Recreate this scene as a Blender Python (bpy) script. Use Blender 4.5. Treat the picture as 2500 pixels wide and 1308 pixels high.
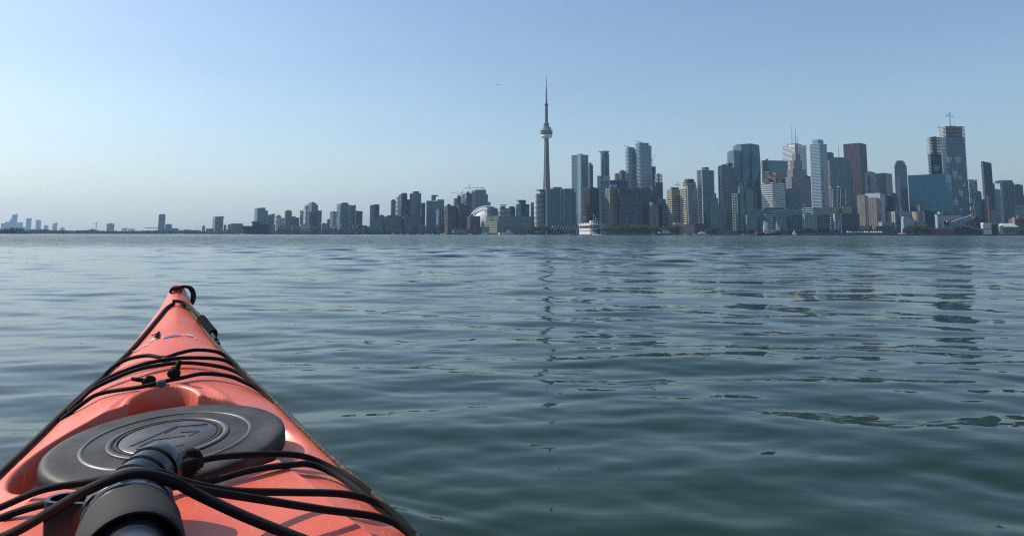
import bpy, math, random
import numpy as np
from mathutils import Vector, Matrix
R = math.radians
for o in list(bpy.data.objects): bpy.data.objects.remove(o, do_unlink=True)
sc = bpy.context.scene
COL = sc.collection
# ------------------------------------------------------------------ camera (phone, 26 mm equivalent, frame cropped from the lower part)
F, CX, CY, HOR, H0 = 1805.0, 1250.0, 371.0, 572.2, 0.62
PITCH = math.atan((HOR - CY)/F)
cam = bpy.data.objects.new('camera', bpy.data.cameras.new('camera')); COL.objects.link(cam)
cam.data.sensor_width = 36.0; cam.data.lens = 36.0*F/2500.0
cam.data.shift_y = -(654 - CY)/2500.0
cam.data.clip_start = 0.02; cam.data.clip_end = 60000
cam.location = (0, 0, H0)
cam.rotation_euler = (Matrix.Rotation(R(90) + PITCH, 4, 'X') @ Matrix.Rotation(R(0.09), 4, 'Z')).to_euler()
sc.camera = cam
# ------------------------------------------------------------------ sky and sun
SUN_AZ, SUN_EL = R(-71), R(42)          # azimuth from the view direction (+Y), negative = left
wd = bpy.data.worlds.new('World'); sc.world = wd; wd.use_nodes = True
nt = wd.node_tree; nt.nodes.clear()
sky = nt.nodes.new('ShaderNodeTexSky'); sky.sky_type = 'NISHITA'; sky.sun_disc = False
sky.sun_elevation = SUN_EL; sky.sun_rotation = SUN_AZ
sky.altitude = 80; sky.air_density = 1.1; sky.dust_density = 1.55; sky.ozone_density = 2.8
bg = nt.nodes.new('ShaderNodeBackground'); bg.inputs[1].default_value = 0.138
wo = nt.nodes.new('ShaderNodeOutputWorld')
# thin uneven veil of high haze
tcw = nt.nodes.new('ShaderNodeTexCoord'); mpw = nt.nodes.new('ShaderNodeMapping'); mpw.inputs['Scale'].default_value = (1.6, 1.6, 9.0)
nzw = nt.nodes.new('ShaderNodeTexNoise'); nzw.inputs['Scale'].default_value = 1.7; nzw.inputs['Detail'].default_value = 5; nzw.inputs['Roughness'].default_value = .6
mrw = nt.nodes.new('ShaderNodeMapRange'); mrw.inputs[1].default_value = .35; mrw.inputs[2].default_value = .72; mrw.inputs[3].default_value = .985; mrw.inputs[4].default_value = 1.035
vmw = nt.nodes.new('ShaderNodeVectorMath'); vmw.operation = 'SCALE'
nt.links.new(tcw.outputs['Generated'], mpw.inputs[0]); nt.links.new(mpw.outputs[0], nzw.inputs['Vector']); nt.links.new(nzw.outputs[0], mrw.inputs[0])
nt.links.new(sky.outputs[0], vmw.inputs[0]); nt.links.new(mrw.outputs[0], vmw.inputs['Scale']); nt.links.new(vmw.outputs[0], bg.inputs[0]); nt.links.new(bg.outputs[0], wo.inputs[0])
sl = bpy.data.lights.new('sun', 'SUN'); sl.energy = 5.0; sl.angle = R(0.53); sl.color = (1.0, .93, .84)
so = bpy.data.objects.new('sun', sl); COL.objects.link(so)
sdir = Vector((math.sin(SUN_AZ)*math.cos(SUN_EL), math.cos(SUN_AZ)*math.cos(SUN_EL), math.sin(SUN_EL)))
so.rotation_euler = sdir.to_track_quat('Z', 'Y').to_euler(); so.location = sdir*50
vs = sc.view_settings; vs.view_transform = 'Standard'; vs.look = 'None'; vs.gamma = 1; vs.exposure = 0.05; vs.use_curve_mapping = False
sc.cycles.use_denoising = False
sc.cycles.filter_width = 1.15
sc.cycles.max_bounces = 6; sc.cycles.diffuse_bounces = 2; sc.cycles.glossy_bounces = 3
sc.cycles.volume_bounces = 0; sc.cycles.transmission_bounces = 3
sc.cycles.sample_clamp_indirect = 2.0; sc.cycles.sample_clamp_direct = 2.5
# ------------------------------------------------------------------ helpers
def proj_x(px, py, Y):
    """world X and Z of the photograph's pixel at the distance Y"""
    cx = (px - CX)/F; cy = -(py + (px - CX)*math.tan(R(-0.09)) - CY)/F
    den = math.cos(PITCH) - cy*math.sin(PITCH)
    k = Y/den
    return cx*k, H0 + k*(math.sin(PITCH) + cy*math.cos(PITCH))
def tag(o, label=None, cat=None, group=None, kind=None):
    if label: o['label'] = label
    if cat: o['category'] = cat
    if group: o['group'] = group
    if kind: o['kind'] = kind
    return o
def empty(name, loc=(0, 0, 0), rz=0.0):
    o = bpy.data.objects.new(name, None); COL.objects.link(o)
    o.location = loc; o.rotation_euler = (0, 0, rz); o.empty_display_size = .1
    return o
class MB:
    def __init__(s): s.v = []; s.f = []
    def add(s, vs, fs):
        b = len(s.v); s.v.extend(vs); s.f.extend([tuple(b + i for i in f) for f in fs]); return s
    def box(s, x0, x1, y0, y1, z0, z1):
        return s.add([(x0,y0,z0),(x1,y0,z0),(x1,y1,z0),(x0,y1,z0),(x0,y0,z1),(x1,y0,z1),(x1,y1,z1),(x0,y1,z1)],
                     [(3,2,1,0),(4,5,6,7),(0,1,5,4),(1,2,6,5),(2,3,7,6),(3,0,4,7)])
    def prism(s, poly, z0, z1, ztop=None):
        n = len(poly); zt = ztop or [z1]*n
        return s.add([(x,y,z0) for x,y in poly] + [(p[0],p[1],zt[i]) for i,p in enumerate(poly)],
                     [tuple(range(n-1,-1,-1)), tuple(range(n,2*n))] + [(i,(i+1)%n,n+(i+1)%n,n+i) for i in range(n)])
    def cone(s, x, y, z0, z1, r0, r1, n=12, cap=True):
        a = [2*math.pi*i/n for i in range(n)]
        vs = [(x+r0*math.cos(t), y+r0*math.sin(t), z0) for t in a] + [(x+r1*math.cos(t), y+r1*math.sin(t), z1) for t in a]
        fs = [(i,(i+1)%n,n+(i+1)%n,n+i) for i in range(n)]
        if cap: fs += [tuple(range(n-1,-1,-1)), tuple(range(n,2*n))]
        return s.add(vs, fs)
    def lathe(s, prof, x=0, y=0, n=32, cap=True):
        """prof: (radius, z) from bottom to top"""
        vs = []; fs = []
        for r, z in prof: vs += [(x+r*math.cos(2*math.pi*i/n), y+r*math.sin(2*math.pi*i/n), z) for i in range(n)]
        for j in range(len(prof)-1):
            for i in range(n): fs.append((j*n+i, j*n+(i+1)%n, (j+1)*n+(i+1)%n, (j+1)*n+i))
        if cap: fs.append(tuple(range(n-1,-1,-1))); m = (len(prof)-1)*n; fs.append(tuple(range(m, m+n)))
        return s.add(vs, fs)
    def bar(s, a, b, w, h=None):
        h = h or w; a = Vector(a); b = Vector(b); d = (b-a).normalized()
        up = Vector((0,0,1)) if abs(d.z) < .95 else Vector((1,0,0))
        r = d.cross(up).normalized(); u = r.cross(d)
        vs = []
        for p in (a, b):
            for i, j in ((-1,-1),(1,-1),(1,1),(-1,1)): vs.append(tuple(p + r*(w/2*i) + u*(h/2*j)))
        return s.add(vs, [(3,2,1,0),(4,5,6,7),(0,1,5,4),(1,2,6,5),(2,3,7,6),(3,0,4,7)])
    def tube(s, pts, rad, n=8, closed=False, cap=True):
        P = [Vector(p) for p in pts]; m = len(P); vs = []; fs = []; u = None
        for i in range(m):
            if closed: d = P[(i+1)%m] - P[i-1]
            else: d = P[min(i+1,m-1)] - P[max(i-1,0)]
            d.normalize()
            if u is None:
                u = Vector((0,0,1)) if abs(d.z) < .9 else Vector((1,0,0))
            u = (u - d*u.dot(d)); u.normalize(); r = d.cross(u)
            rr = rad[i] if hasattr(rad, '__len__') else rad
            for k in range(n):
                t = 2*math.pi*k/n; vs.append(tuple(P[i] + u*(rr*math.sin(t)) + r*(rr*math.cos(t))))
        for i in range(m if closed else m-1):
            for k in range(n):
                j = (i+1) % m; fs.append((i*n+k, i*n+(k+1)%n, j*n+(k+1)%n, j*n+k))
        if cap and not closed: fs += [tuple(range(n-1,-1,-1)), tuple(range((m-1)*n, m*n))]
        return s.add(vs, fs)
    def xf(s, M):
        s.v = [tuple(M @ Vector(v)) for v in s.v]; return s
    def mesh(s, name, mat=None, smooth=False):
        me = bpy.data.meshes.new(name); me.from_pydata(s.v, [], s.f); me.update()
        if mat: me.materials.append(mat)
        if smooth: me.polygons.foreach_set('use_smooth', [True]*len(me.polygons)); 
        return me
    def build(s, name, mat, parent=None, smooth=False, kind=None, auto=None):
        me = s.mesh(name, mat, smooth)
        o = bpy.data.objects.new(name, me); COL.objects.link(o)
        if parent is not None: o.parent = parent
        if kind: o['kind'] = kind
        if auto: 
            me.set_sharp_from_angle(angle=R(auto))
        return o
def spline(pts, n=8):
    P = [Vector(p) for p in pts]; out = []
    for i in range(len(P)-1):
        a = P[max(i-1,0)]; b = P[i]; c = P[i+1]; d = P[min(i+2,len(P)-1)]
        for k in range(n):
            t = k/n
            out.append(0.5*((2*b) + (c-a)*t + (2*a-5*b+4*c-d)*t*t + (3*b-a-3*c+d)*t**3))
    out.append(P[-1]); return out
def grid_mesh(name, V, nr, nc, mat, smooth=True, drop=None, flip=False):
    """V: (nr*nc,3) array, quads between rows and columns"""
    idx = np.arange(nr*nc).reshape(nr, nc)
    q = np.stack([idx[:-1,:-1], idx[:-1,1:], idx[1:,1:], idx[1:,:-1]], -1).reshape(-1, 4)
    if flip: q = q[:, ::-1]
    if drop is not None: q = q[~drop.reshape(-1)]
    me = bpy.data.meshes.new(name)
    me.vertices.add(len(V)); me.vertices.foreach_set('co', np.ascontiguousarray(V, np.float32).ravel())
    me.loops.add(len(q)*4); me.loops.foreach_set('vertex_index', np.ascontiguousarray(q, np.int32).ravel())
    me.polygons.add(len(q)); me.polygons.foreach_set('loop_start', np.arange(len(q), dtype=np.int32)*4)
    me.polygons.foreach_set('use_smooth', np.full(len(q), smooth))
    me.update(calc_edges=True); me.materials.append(mat)
    return me
# ------------------------------------------------------------------ materials
def newmat(name):
    m = bpy.data.materials.new(name); m.use_nodes = True
    return m, m.node_tree, m.node_tree.nodes['Principled BSDF']
def lk(nt, a, b): nt.links.new(a, b)
def node(nt, t, **kw):
    n = nt.nodes.new(t)
    for k, v in kw.items(): setattr(n, k, v)
    return n
def math_node(nt, op, a, b=None, c=None):
    n = nt.nodes.new('ShaderNodeMath'); n.operation = op
    for i, x in enumerate((a, b, c)):
        if x is None: continue
        if hasattr(x, 'type') and not isinstance(x, (int, float)): nt.links.new(x, n.inputs[i])
        else: n.inputs[i].default_value = x
    return n.outputs[0]
def mixc(nt, fac, a, b):
    n = nt.nodes.new('ShaderNodeMix'); n.data_type = 'RGBA'
    for s, x in ((n.inputs[0], fac), (n.inputs[6], a), (n.inputs[7], b)):
        if hasattr(x, 'type') and not isinstance(x, (int, float, tuple)): nt.links.new(x, s)
        elif isinstance(x, tuple): s.default_value = (*x, 1) if len(x) == 3 else x
        else: s.default_value = x
    return n.outputs[2]
def noise(nt, scale, detail=3, rough=.5, coord='Object', stretch=None):
    tc = nt.nodes.new('ShaderNodeTexCoord'); n = nt.nodes.new('ShaderNodeTexNoise')
    n.inputs['Scale'].default_value = scale; n.inputs['Detail'].default_value = detail; n.inputs['Roughness'].default_value = rough
    if stretch:
        mp = nt.nodes.new('ShaderNodeMapping'); mp.inputs['Scale'].default_value = stretch
        nt.links.new(tc.outputs[coord], mp.inputs[0]); nt.links.new(mp.outputs[0], n.inputs['Vector'])
    else: nt.links.new(tc.outputs[coord], n.inputs['Vector'])
    return n
def ramp(nt, x, p0, p1, c0=(0,0,0,1), c1=(1,1,1,1)):
    r = nt.nodes.new('ShaderNodeValToRGB'); e = r.color_ramp.elements
    e[0].position = p0; e[1].position = p1; e[0].color = c0; e[1].color = c1
    nt.links.new(x, r.inputs[0]); return r.outputs[0]
def plain(name, col, rough=.6, var=.18, scale=.2, metal=0, ior=1.45, bump=0, bscale=40):
    m, nt, b = newmat(name)
    n = noise(nt, scale, 4, .6)
    c = mixc(nt, ramp(nt, n.outputs[0], .3, .7), tuple(x*(1-var) for x in col), tuple(min(1, x*(1+var)) for x in col))
    lk(nt, c, b.inputs['Base Color']); b.inputs['Roughness'].default_value = rough
    b.inputs['Metallic'].default_value = metal; b.inputs['IOR'].default_value = ior
    if bump:
        nb = noise(nt, bscale, 3); bp = nt.nodes.new('ShaderNodeBump'); bp.inputs['Strength'].default_value = bump; bp.inputs['Distance'].default_value = .002
        lk(nt, nb.outputs[0], bp.inputs['Height']); lk(nt, bp.outputs[0], b.inputs['Normal'])
    return m
# ------------------------------------------------------------------ kayak shape (local: x = t to the right, y = s towards the bow)
def pchip(xs, ys):
    xs = np.array(xs, float); ys = np.array(ys, float)
    hh = np.diff(xs); dl = np.diff(ys) / hh
    m = np.zeros_like(ys); m[0] = dl[0]; m[-1] = dl[-1]
    for i in range(1, len(xs) - 1):
        if dl[i-1] * dl[i] > 0:
            w1 = 2*hh[i] + hh[i-1]; w2 = hh[i] + 2*hh[i-1]
            m[i] = (w1 + w2) / (w1/dl[i-1] + w2/dl[i])
    def f(x):
        x = np.clip(np.asarray(x, float), xs[0], xs[-1])
        i = np.clip(np.searchsorted(xs, x, side='right') - 1, 0, len(xs) - 2)
        t = (x - xs[i]) / hh[i]
        return ((2*t**3 - 3*t**2 + 1)*ys[i] + (t**3 - 2*t**2 + t)*hh[i]*m[i]
                + (-2*t**3 + 3*t**2)*ys[i+1] + (t**3 - t**2)*hh[i]*m[i+1])
    return f
def sst(x, a, b):
    t = np.clip((np.asarray(x, float) - a) / (b - a), 0, 1)
    return t*t*(3 - 2*t)
K_W = pchip([-2.25, -2.1, -1.7, -1.0, -0.3, 0.3, 0.8, 1.0, 1.17, 1.38, 1.55, 1.72, 1.9, 2.05, 2.2, 2.4, 2.55, 2.66],
            [.018, .05, .14, .25, .305, .318, .315, .305, .285, .248, .22, .192, .158, .126, .096, .057, .032, .020])
K_ZG = pchip([-2.25, -1.7, -1.0, 0, .6, 1.0, 1.17, 1.3, 1.46, 1.66, 1.78, 2.0, 2.2, 2.45, 2.62, 2.66],
             [.34, .27, .22, .20, .207, .218, .227, .235, .247, .264, .276, .302, .336, .392, .433, .442])
K_ZC = pchip([-2.25, -1.7, -1.0, 0, .6, .8, 1.0, 1.2, 1.3, 1.5, 1.66, 1.85, 2.0, 2.2, 2.45, 2.62, 2.66],
             [.35, .29, .25, .245, .252, .259, .268, .281, .288, .304, .316, .331, .343, .369, .412, .443, .450])
K_CR = pchip([-2.25, 0, .7, .89, 1.01, 1.125, 1.175, 1.266, 1.5], [.05, .24, .25, .238, .208, .184, .168, .146, .12])
HS, HT, HR, HSL, HRL = 1.385, -0.002, 0.180, 0.076, 0.062    # hatch: centre, radius, slopes of its plane
def hatch_plane(s, t=0): return .285 + HSL*(s - HS) + HRL*t
def deck(s, t):
    s = np.asarray(s, float); t = np.asarray(t, float)
    w = K_W(s); zg = K_ZG(s); zc = K_ZC(s); c = np.minimum(K_CR(s), .8*w)
    a = np.abs(t); u = np.clip(a / w, 0, 1)
    ex = 1.9 - .5*sst(s, 1.9, 2.5)
    zf = zg + (zc - zg)*(1 - u**ex)
    zp = np.where(a < c, zc - .006*(a/c)**2, (zc - .012) + (zg - zc + .012)*np.clip((a - c)/np.maximum(w - c, 1e-4), 0, 1))
    k = sst(s, 1.25, 1.5)
    z = zp*(1 - k) + zf*k
    # hatch well
    d = np.hypot(s - HS, t - HT); fl = hatch_plane(s, t) - .058
    ahead = sst((s - HS)/np.maximum(d, 1e-5), .25, .8)
    r1 = .196; r2 = .224 - .006*ahead
    m = 1 - sst(d, r1, r2)
    z = z*(1 - m) + np.minimum(fl, z)*m
    # low rounded ribs either side of the thumb recess
    for tt, ss_, hw in ((.085, 1.615, .012), (-.10, 1.615, .016)):
        z = z + .006*np.exp(-((t - tt + (s - ss_)*.35*np.sign(tt))/hw)**2 - ((s - ss_)/.05)**2)
    # thumb recess ahead of the hatch, with a rounded lip
    e = np.sqrt(((s - 1.572)/.090)**2 + ((t + .014)/.062)**2)
    lip = np.exp(-((e - 1.10)/.10)**2)*sst(s, 1.56, 1.62)
    z = z + .005*lip
    q = 1 - sst(e, .82, 1.0)
    z = z*(1 - q) + np.minimum(z, fl - .05)*q
    # shallow moulded groove across the foredeck
    z = z - .0022*np.exp(-((s - (1.80 + .35*t*t*0 - 1.5*t*t))/.010)**2)*sst(u, 1, .8)
    return z
# ------------------------------------------------------------------ water
def water_material():
    m, nt, b = newmat('lake_water')
    b.inputs['Base Color'].default_value = (.006, .021, .0095, 1)
    b.inputs['IOR'].default_value = 1.24; b.inputs['Roughness'].default_value = .035
    tc = nt.nodes.new('ShaderNodeTexCoord'); sp = nt.nodes.new('ShaderNodeSeparateXYZ'); lk(nt, tc.outputs['Object'], sp.inputs[0])
    # breeze patches: calm near, ruffled farther out
    pn = noise(nt, .035, 3, .6, stretch=(.35, 1, 1))
    far = nt.nodes.new('ShaderNodeMapRange'); far.inputs[1].default_value = 26; far.inputs[2].default_value = 62; far.clamp = True
    yy = math_node(nt, 'MULTIPLY_ADD', pn.outputs[0], 40, math_node(nt, 'SUBTRACT', sp.outputs[1], 20)); lk(nt, yy, far.inputs[0])
    mid = nt.nodes.new('ShaderNodeMapRange'); mid.inputs[1].default_value = 5; mid.inputs[2].default_value = 22; lk(nt, sp.outputs[1], mid.inputs[0])
    fine = noise(nt, 7.0, 3, .5, stretch=(.45, 1.15, 1)); cat = noise(nt, 1.3, 2, .5, stretch=(.5, 1, 1))
    patch = ramp(nt, noise(nt, .5, 2, .5, stretch=(.4, 1, 1)).outputs[0], .45, .7)
    b1 = nt.nodes.new('ShaderNodeBump'); b1.inputs['Distance'].default_value = .010
    lk(nt, math_node(nt, 'MULTIPLY_ADD', patch, .38, .12), b1.inputs['Strength']); lk(nt, fine.outputs[0], b1.inputs['Height'])
    b2 = nt.nodes.new('ShaderNodeBump'); b2.inputs['Distance'].default_value = .12
    lk(nt, math_node(nt, 'MULTIPLY', mid.outputs[0], .12), b2.inputs['Strength']); lk(nt, cat.outputs[0], b2.inputs['Height']); lk(nt, b1.outputs[0], b2.inputs['Normal'])
    chop = noise(nt, 3.3, 3, .55, stretch=(.45, 1.1, 1)); near = nt.nodes.new('ShaderNodeMapRange'); near.inputs[1].default_value = 4; near.inputs[2].default_value = 13; lk(nt, sp.outputs[1], near.inputs[0])
    bc = nt.nodes.new('ShaderNodeBump'); bc.inputs['Distance'].default_value = .035
    lk(nt, math_node(nt, 'MULTIPLY', near.outputs[0], .32), bc.inputs['Strength']); lk(nt, chop.outputs[0], bc.inputs['Height']); lk(nt, b2.outputs[0], bc.inputs['Normal'])
    ruf = noise(nt, .9, 6, .72, stretch=(.5, 1, 1))
    b3 = nt.nodes.new('ShaderNodeBump'); b3.inputs['Distance'].default_value = .45
    lk(nt, math_node(nt, 'MULTIPLY', far.outputs[0], 1.0), b3.inputs['Strength']); lk(nt, ruf.outputs[0], b3.inputs['Height']); lk(nt, bc.outputs[0], b3.inputs['Normal'])
    lk(nt, b3.outputs[0], b.inputs['Normal'])
    lk(nt, math_node(nt, 'MULTIPLY_ADD', far.outputs[0], .16, .012), b.inputs['Roughness'])
    return m
def wave_height(X, Y, dist):
    """sum of travelling waves; a wave fades out where the sheet is too coarse for it"""
    rg = np.random.RandomState(7); Z = np.zeros_like(X)
    wx = .16*np.sin(.9*X + .5*Y + 1.0) + .10*np.sin(-.6*X + 1.7*Y) + .25*np.sin(.21*X - .33*Y)
    wy = .14*np.sin(1.1*Y - .4*X + 2.0) + .10*np.sin(.8*X + .9*Y + .5) + .25*np.sin(.27*X + .18*Y)
    Xw, Yw = X + wx, Y + wy
    gust = .65 + .35*np.sin(.33*X + .2*np.sin(.25*Y))*np.sin(.45*Y + .8*np.sin(.2*X) + 1.3)
    spec = []
    for lam0, lam1, n, slope in ((2.6, 5.5, 7, .010), (1.1, 2.4, 10, .018), (.50, 1.0, 14, .034), (.22, .46, 26, .042), (.08, .2, 30, .044)):
        for i in range(n):
            lam = math.exp(rg.uniform(math.log(lam0), math.log(lam1)))
            th = rg.normal(-math.pi/2 - .14, .34 if lam > .5 else .52)
            spec.append((lam, th, slope*math.sqrt(2.0/n), rg.uniform(0, 6.28)))
    step = np.where(dist < 175, np.maximum(.016, np.minimum(.0062*dist, .36)), .02*dist)
    breeze = sst(Y + 10*np.sin(.11*X + 1) + 8*np.sin(.05*X + .07*Y), 12, 50)
    for i in range(26): spec.append((math.exp(rg.uniform(math.log(.8), math.log(2.6))), rg.normal(-math.pi/2 + .1, .55), -.12*math.sqrt(2/26), rg.uniform(0, 6.28)))
    for lam, th, sl, ph in spec:
        k = 2*math.pi/lam
        fade = np.clip((lam/step - 3.0)/4.0, 0, 1)
        if not fade.any(): continue
        a = abs(sl)/k*fade*(breeze if sl < 0 else 1)
        if lam < .5: a = a*gust
        p = k*(math.cos(th)*Xw + math.sin(th)*Yw) + ph
        Z += a*(np.sin(p) + .16*np.cos(2*p)*(1 if lam < 2 else .5))
    return Z
def build_water():
    AY = -3.5                                            # apex of the fan, behind the camera
    half = R(44); nc = 820
    ang = np.linspace(-half, half, nc)
    rest = np.linspace(half, 2*math.pi - half, 40)[1:-1]
    ang = np.concatenate([ang, rest, [2*math.pi - half]])
    rr = [0.4, 1.2, 2.2, 3.2]
    r = 4.0
    while r < 14000:
        rr.append(r); d = max(r + AY, .8)
        r += max(.015, min(.0058*d, .36)) if d < 175 else (.02*d if d < 400 else .15*d)
    rr = np.array(rr)
    A, Rr = np.meshgrid(ang, rr)
    X = Rr*np.sin(A); Y = Rr*np.cos(A) + AY
    dist = np.hypot(X, Y)
    edge = sst(np.abs((A + math.pi) % (2*math.pi) - math.pi), half, half*.93)*sst(Rr, 3.2, 4.2)
    Z = wave_height(X, Y, dist)*edge*sst(dist, 420, 220)
    # bow wave and hull wake ripples beside the kayak
    ya = R(24.0); s = -X*math.sin(ya) + Y*math.cos(ya); t = X*math.cos(ya) + Y*math.sin(ya)
    off = np.abs(t) - K_W(np.clip(s, -2, 2.6))
    for lam, ph, am in ((.055, 0, .0017), (.075, 1.2, .0020), (.16, .4, .0045)):
        Z += am*np.exp(-((off - .16)/.20)**2)*np.sin(2*math.pi*(.72*off + .69*s*.55)/lam + ph)*sst(s, -.5, .3)*sst(s, 2.4, 1.6)*np.clip((off + .02)/.1, 0, 1)*(.5 + .5*np.sin(3.1*s + 5*off))
    V = np.stack([X, Y, Z], -1).reshape(-1, 3)
    me = grid_mesh('water', V, len(rr), len(ang), water_material(), flip=True)
    o = bpy.data.objects.new('water', me); COL.objects.link(o); o['kind'] = 'structure'
    print('water quads', len(me.polygons))
build_water()
# ------------------------------------------------------------------ kayak
def kayak_plastic():
    m, nt, b = newmat('coral_red_plastic')
    n1 = noise(nt, 6, 5, .6); n2 = noise(nt, 60, 3, .5)
    tc = nt.nodes.new('ShaderNodeTexCoord'); sp = nt.nodes.new('ShaderNodeSeparateXYZ'); lk(nt, tc.outputs['Object'], sp.inputs[0])
    c = mixc(nt, ramp(nt, n1.outputs[0], .3, .72), (.58, .078, .034), (.74, .160, .092))
    # fine pale scratches and rubbed streaks
    def streaks(rot, sx, sy, lo, hi):
        mp = nt.nodes.new('ShaderNodeMapping'); mp.inputs['Rotation'].default_value = (0, 0, rot); mp.inputs['Scale'].default_value = (sx, sy, sy)
        nz = nt.nodes.new('ShaderNodeTexNoise'); nz.inputs['Scale'].default_value = 1.0; nz.inputs['Detail'].default_value = 2
        lk(nt, tc.outputs['Object'], mp.inputs[0]); lk(nt, mp.outputs[0], nz.inputs['Vector']); return ramp(nt, nz.outputs[0], lo, hi)
    patch = ramp(nt, noise(nt, 9, 3).outputs[0], .34, .56)
    scr = math_node(nt, 'MULTIPLY', patch, math_node(nt, 'MAXIMUM', streaks(.5, 420, 14, .69, .74), math_node(nt, 'MAXIMUM', streaks(-.9, 520, 18, .70, .75), streaks(1.3, 300, 9, .71, .76))))
    c = mixc(nt, math_node(nt, 'MULTIPLY', scr, .9), c, (.80, .42, .34))
    grime = math_node(nt, 'MULTIPLY', ramp(nt, noise(nt, 22, 5, .7).outputs[0], .56, .74), .30)
    c = mixc(nt, grime, c, (.30, .075, .05))
    dots = nt.nodes.new('ShaderNodeTexVoronoi'); dots.inputs['Scale'].default_value = 26; lk(nt, tc.outputs['Object'], dots.inputs['Vector'])
    dm = math_node(nt, 'MULTIPLY', ramp(nt, dots.outputs['Distance'], .045, .075, (1,1,1,1), (0,0,0,1)), ramp(nt, noise(nt, 9, 2).outputs[0], .52, .6))
    c = mixc(nt, math_node(nt, 'MULTIPLY', dm, .6), c, (.22, .045, .035))
    lk(nt, c, b.inputs['Base Color'])
    lk(nt, math_node(nt, 'MULTIPLY_ADD', n1.outputs[0], .16, .30), b.inputs['Roughness'])
    b.inputs['IOR'].default_value = 1.5
    b.inputs['Subsurface Weight'].default_value = .0
    bp = nt.nodes.new('ShaderNodeBump'); bp.inputs['Strength'].default_value = .12; bp.inputs['Distance'].default_value = .002
    nb = noise(nt, 35, 4, .6); lk(nt, nb.outputs[0], bp.inputs['Height']); lk(nt, bp.outputs[0], b.inputs['Normal'])
    return m
M_KAY = kayak_plastic()
def rubber(name, col, rough, dust, dcol=(.22, .21, .20), bump=.25, bs=120):
    m, nt, b = newmat(name)
    n = noise(nt, 9, 6, .65); n2 = noise(nt, bs, 3, .6)
    c = mixc(nt, math_node(nt, 'MULTIPLY', ramp(nt, n.outputs[0], .42, .8), dust), col, dcol)
    b.inputs['Specular IOR Level'].default_value = .32; lk(nt, c, b.inputs['Base Color']); lk(nt, math_node(nt, 'MULTIPLY_ADD', n.outputs[0], .2, rough - .1), b.inputs['Roughness'])
    bp = nt.nodes.new('ShaderNodeBump'); bp.inputs['Strength'].default_value = bump; bp.inputs['Distance'].default_value = .001
    lk(nt, n2.outputs[0], bp.inputs['Height']); lk(nt, bp.outputs[0], b.inputs['Normal'])
    return m
M_RUB = rubber('hatch_rubber', (.010, .0103, .0112), .58, .60, (.12, .115, .11))
M_CORD = rubber('bungee_cord', (.004, .004, .0045), .85, .2, (.02, .019, .018), .8, 700)
M_FOAM = rubber('pump_foam', (.022, .022, .024), .8, .3, (.05, .05, .05), .5, 400)
M_PUMP = plain('pump_plastic', (.024, .030, .040), .24, .12, 12, ior=1.5)
M_SPOUT = plain('black_spout_plastic', (.009, .010, .012), .22, .2, 30, ior=1.5)
M_FIT = plain('deck_fitting', (.05, .05, .055), .35, .15, 60)
def rope_mat():
    m, nt, b = newmat('speckled_rope')
    tc = nt.nodes.new('ShaderNodeTexCoord')
    v = nt.nodes.new('ShaderNodeTexVoronoi'); v.inputs['Scale'].default_value = 330; lk(nt, tc.outputs['Object'], v.inputs['Vector'])
    sp = nt.nodes.new('ShaderNodeSeparateColor'); lk(nt, v.outputs['Color'], sp.inputs[0])
    c = mixc(nt, ramp(nt, sp.outputs[0], .62, .70), (.010, .009, .008), (.075, .062, .040)); lk(nt, c, b.inputs['Base Color'])
    b.inputs['Roughness'].default_value = .8
    bp = nt.nodes.new('ShaderNodeBump'); bp.inputs['Strength'].default_value = .8; bp.inputs['Distance'].default_value = .0015
    lk(nt, v.outputs['Distance'], bp.inputs['Height']); lk(nt, bp.outputs[0], b.inputs['Normal'])
    return m
M_ROPE = rope_mat()
M_DROPE = plain('black_rope', (.014, .013, .012), .8, .4, 300, bump=.8, bscale=500)
KAY = empty('kayak', (0, 0, 0), R(24.0))
tag(KAY, 'red plastic sea kayak with black rigging pointing left of the skyline', 'kayak')
def in_cockpit(s, t): return ((s - .12)/.52)**2 + (t/.205)**2
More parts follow.
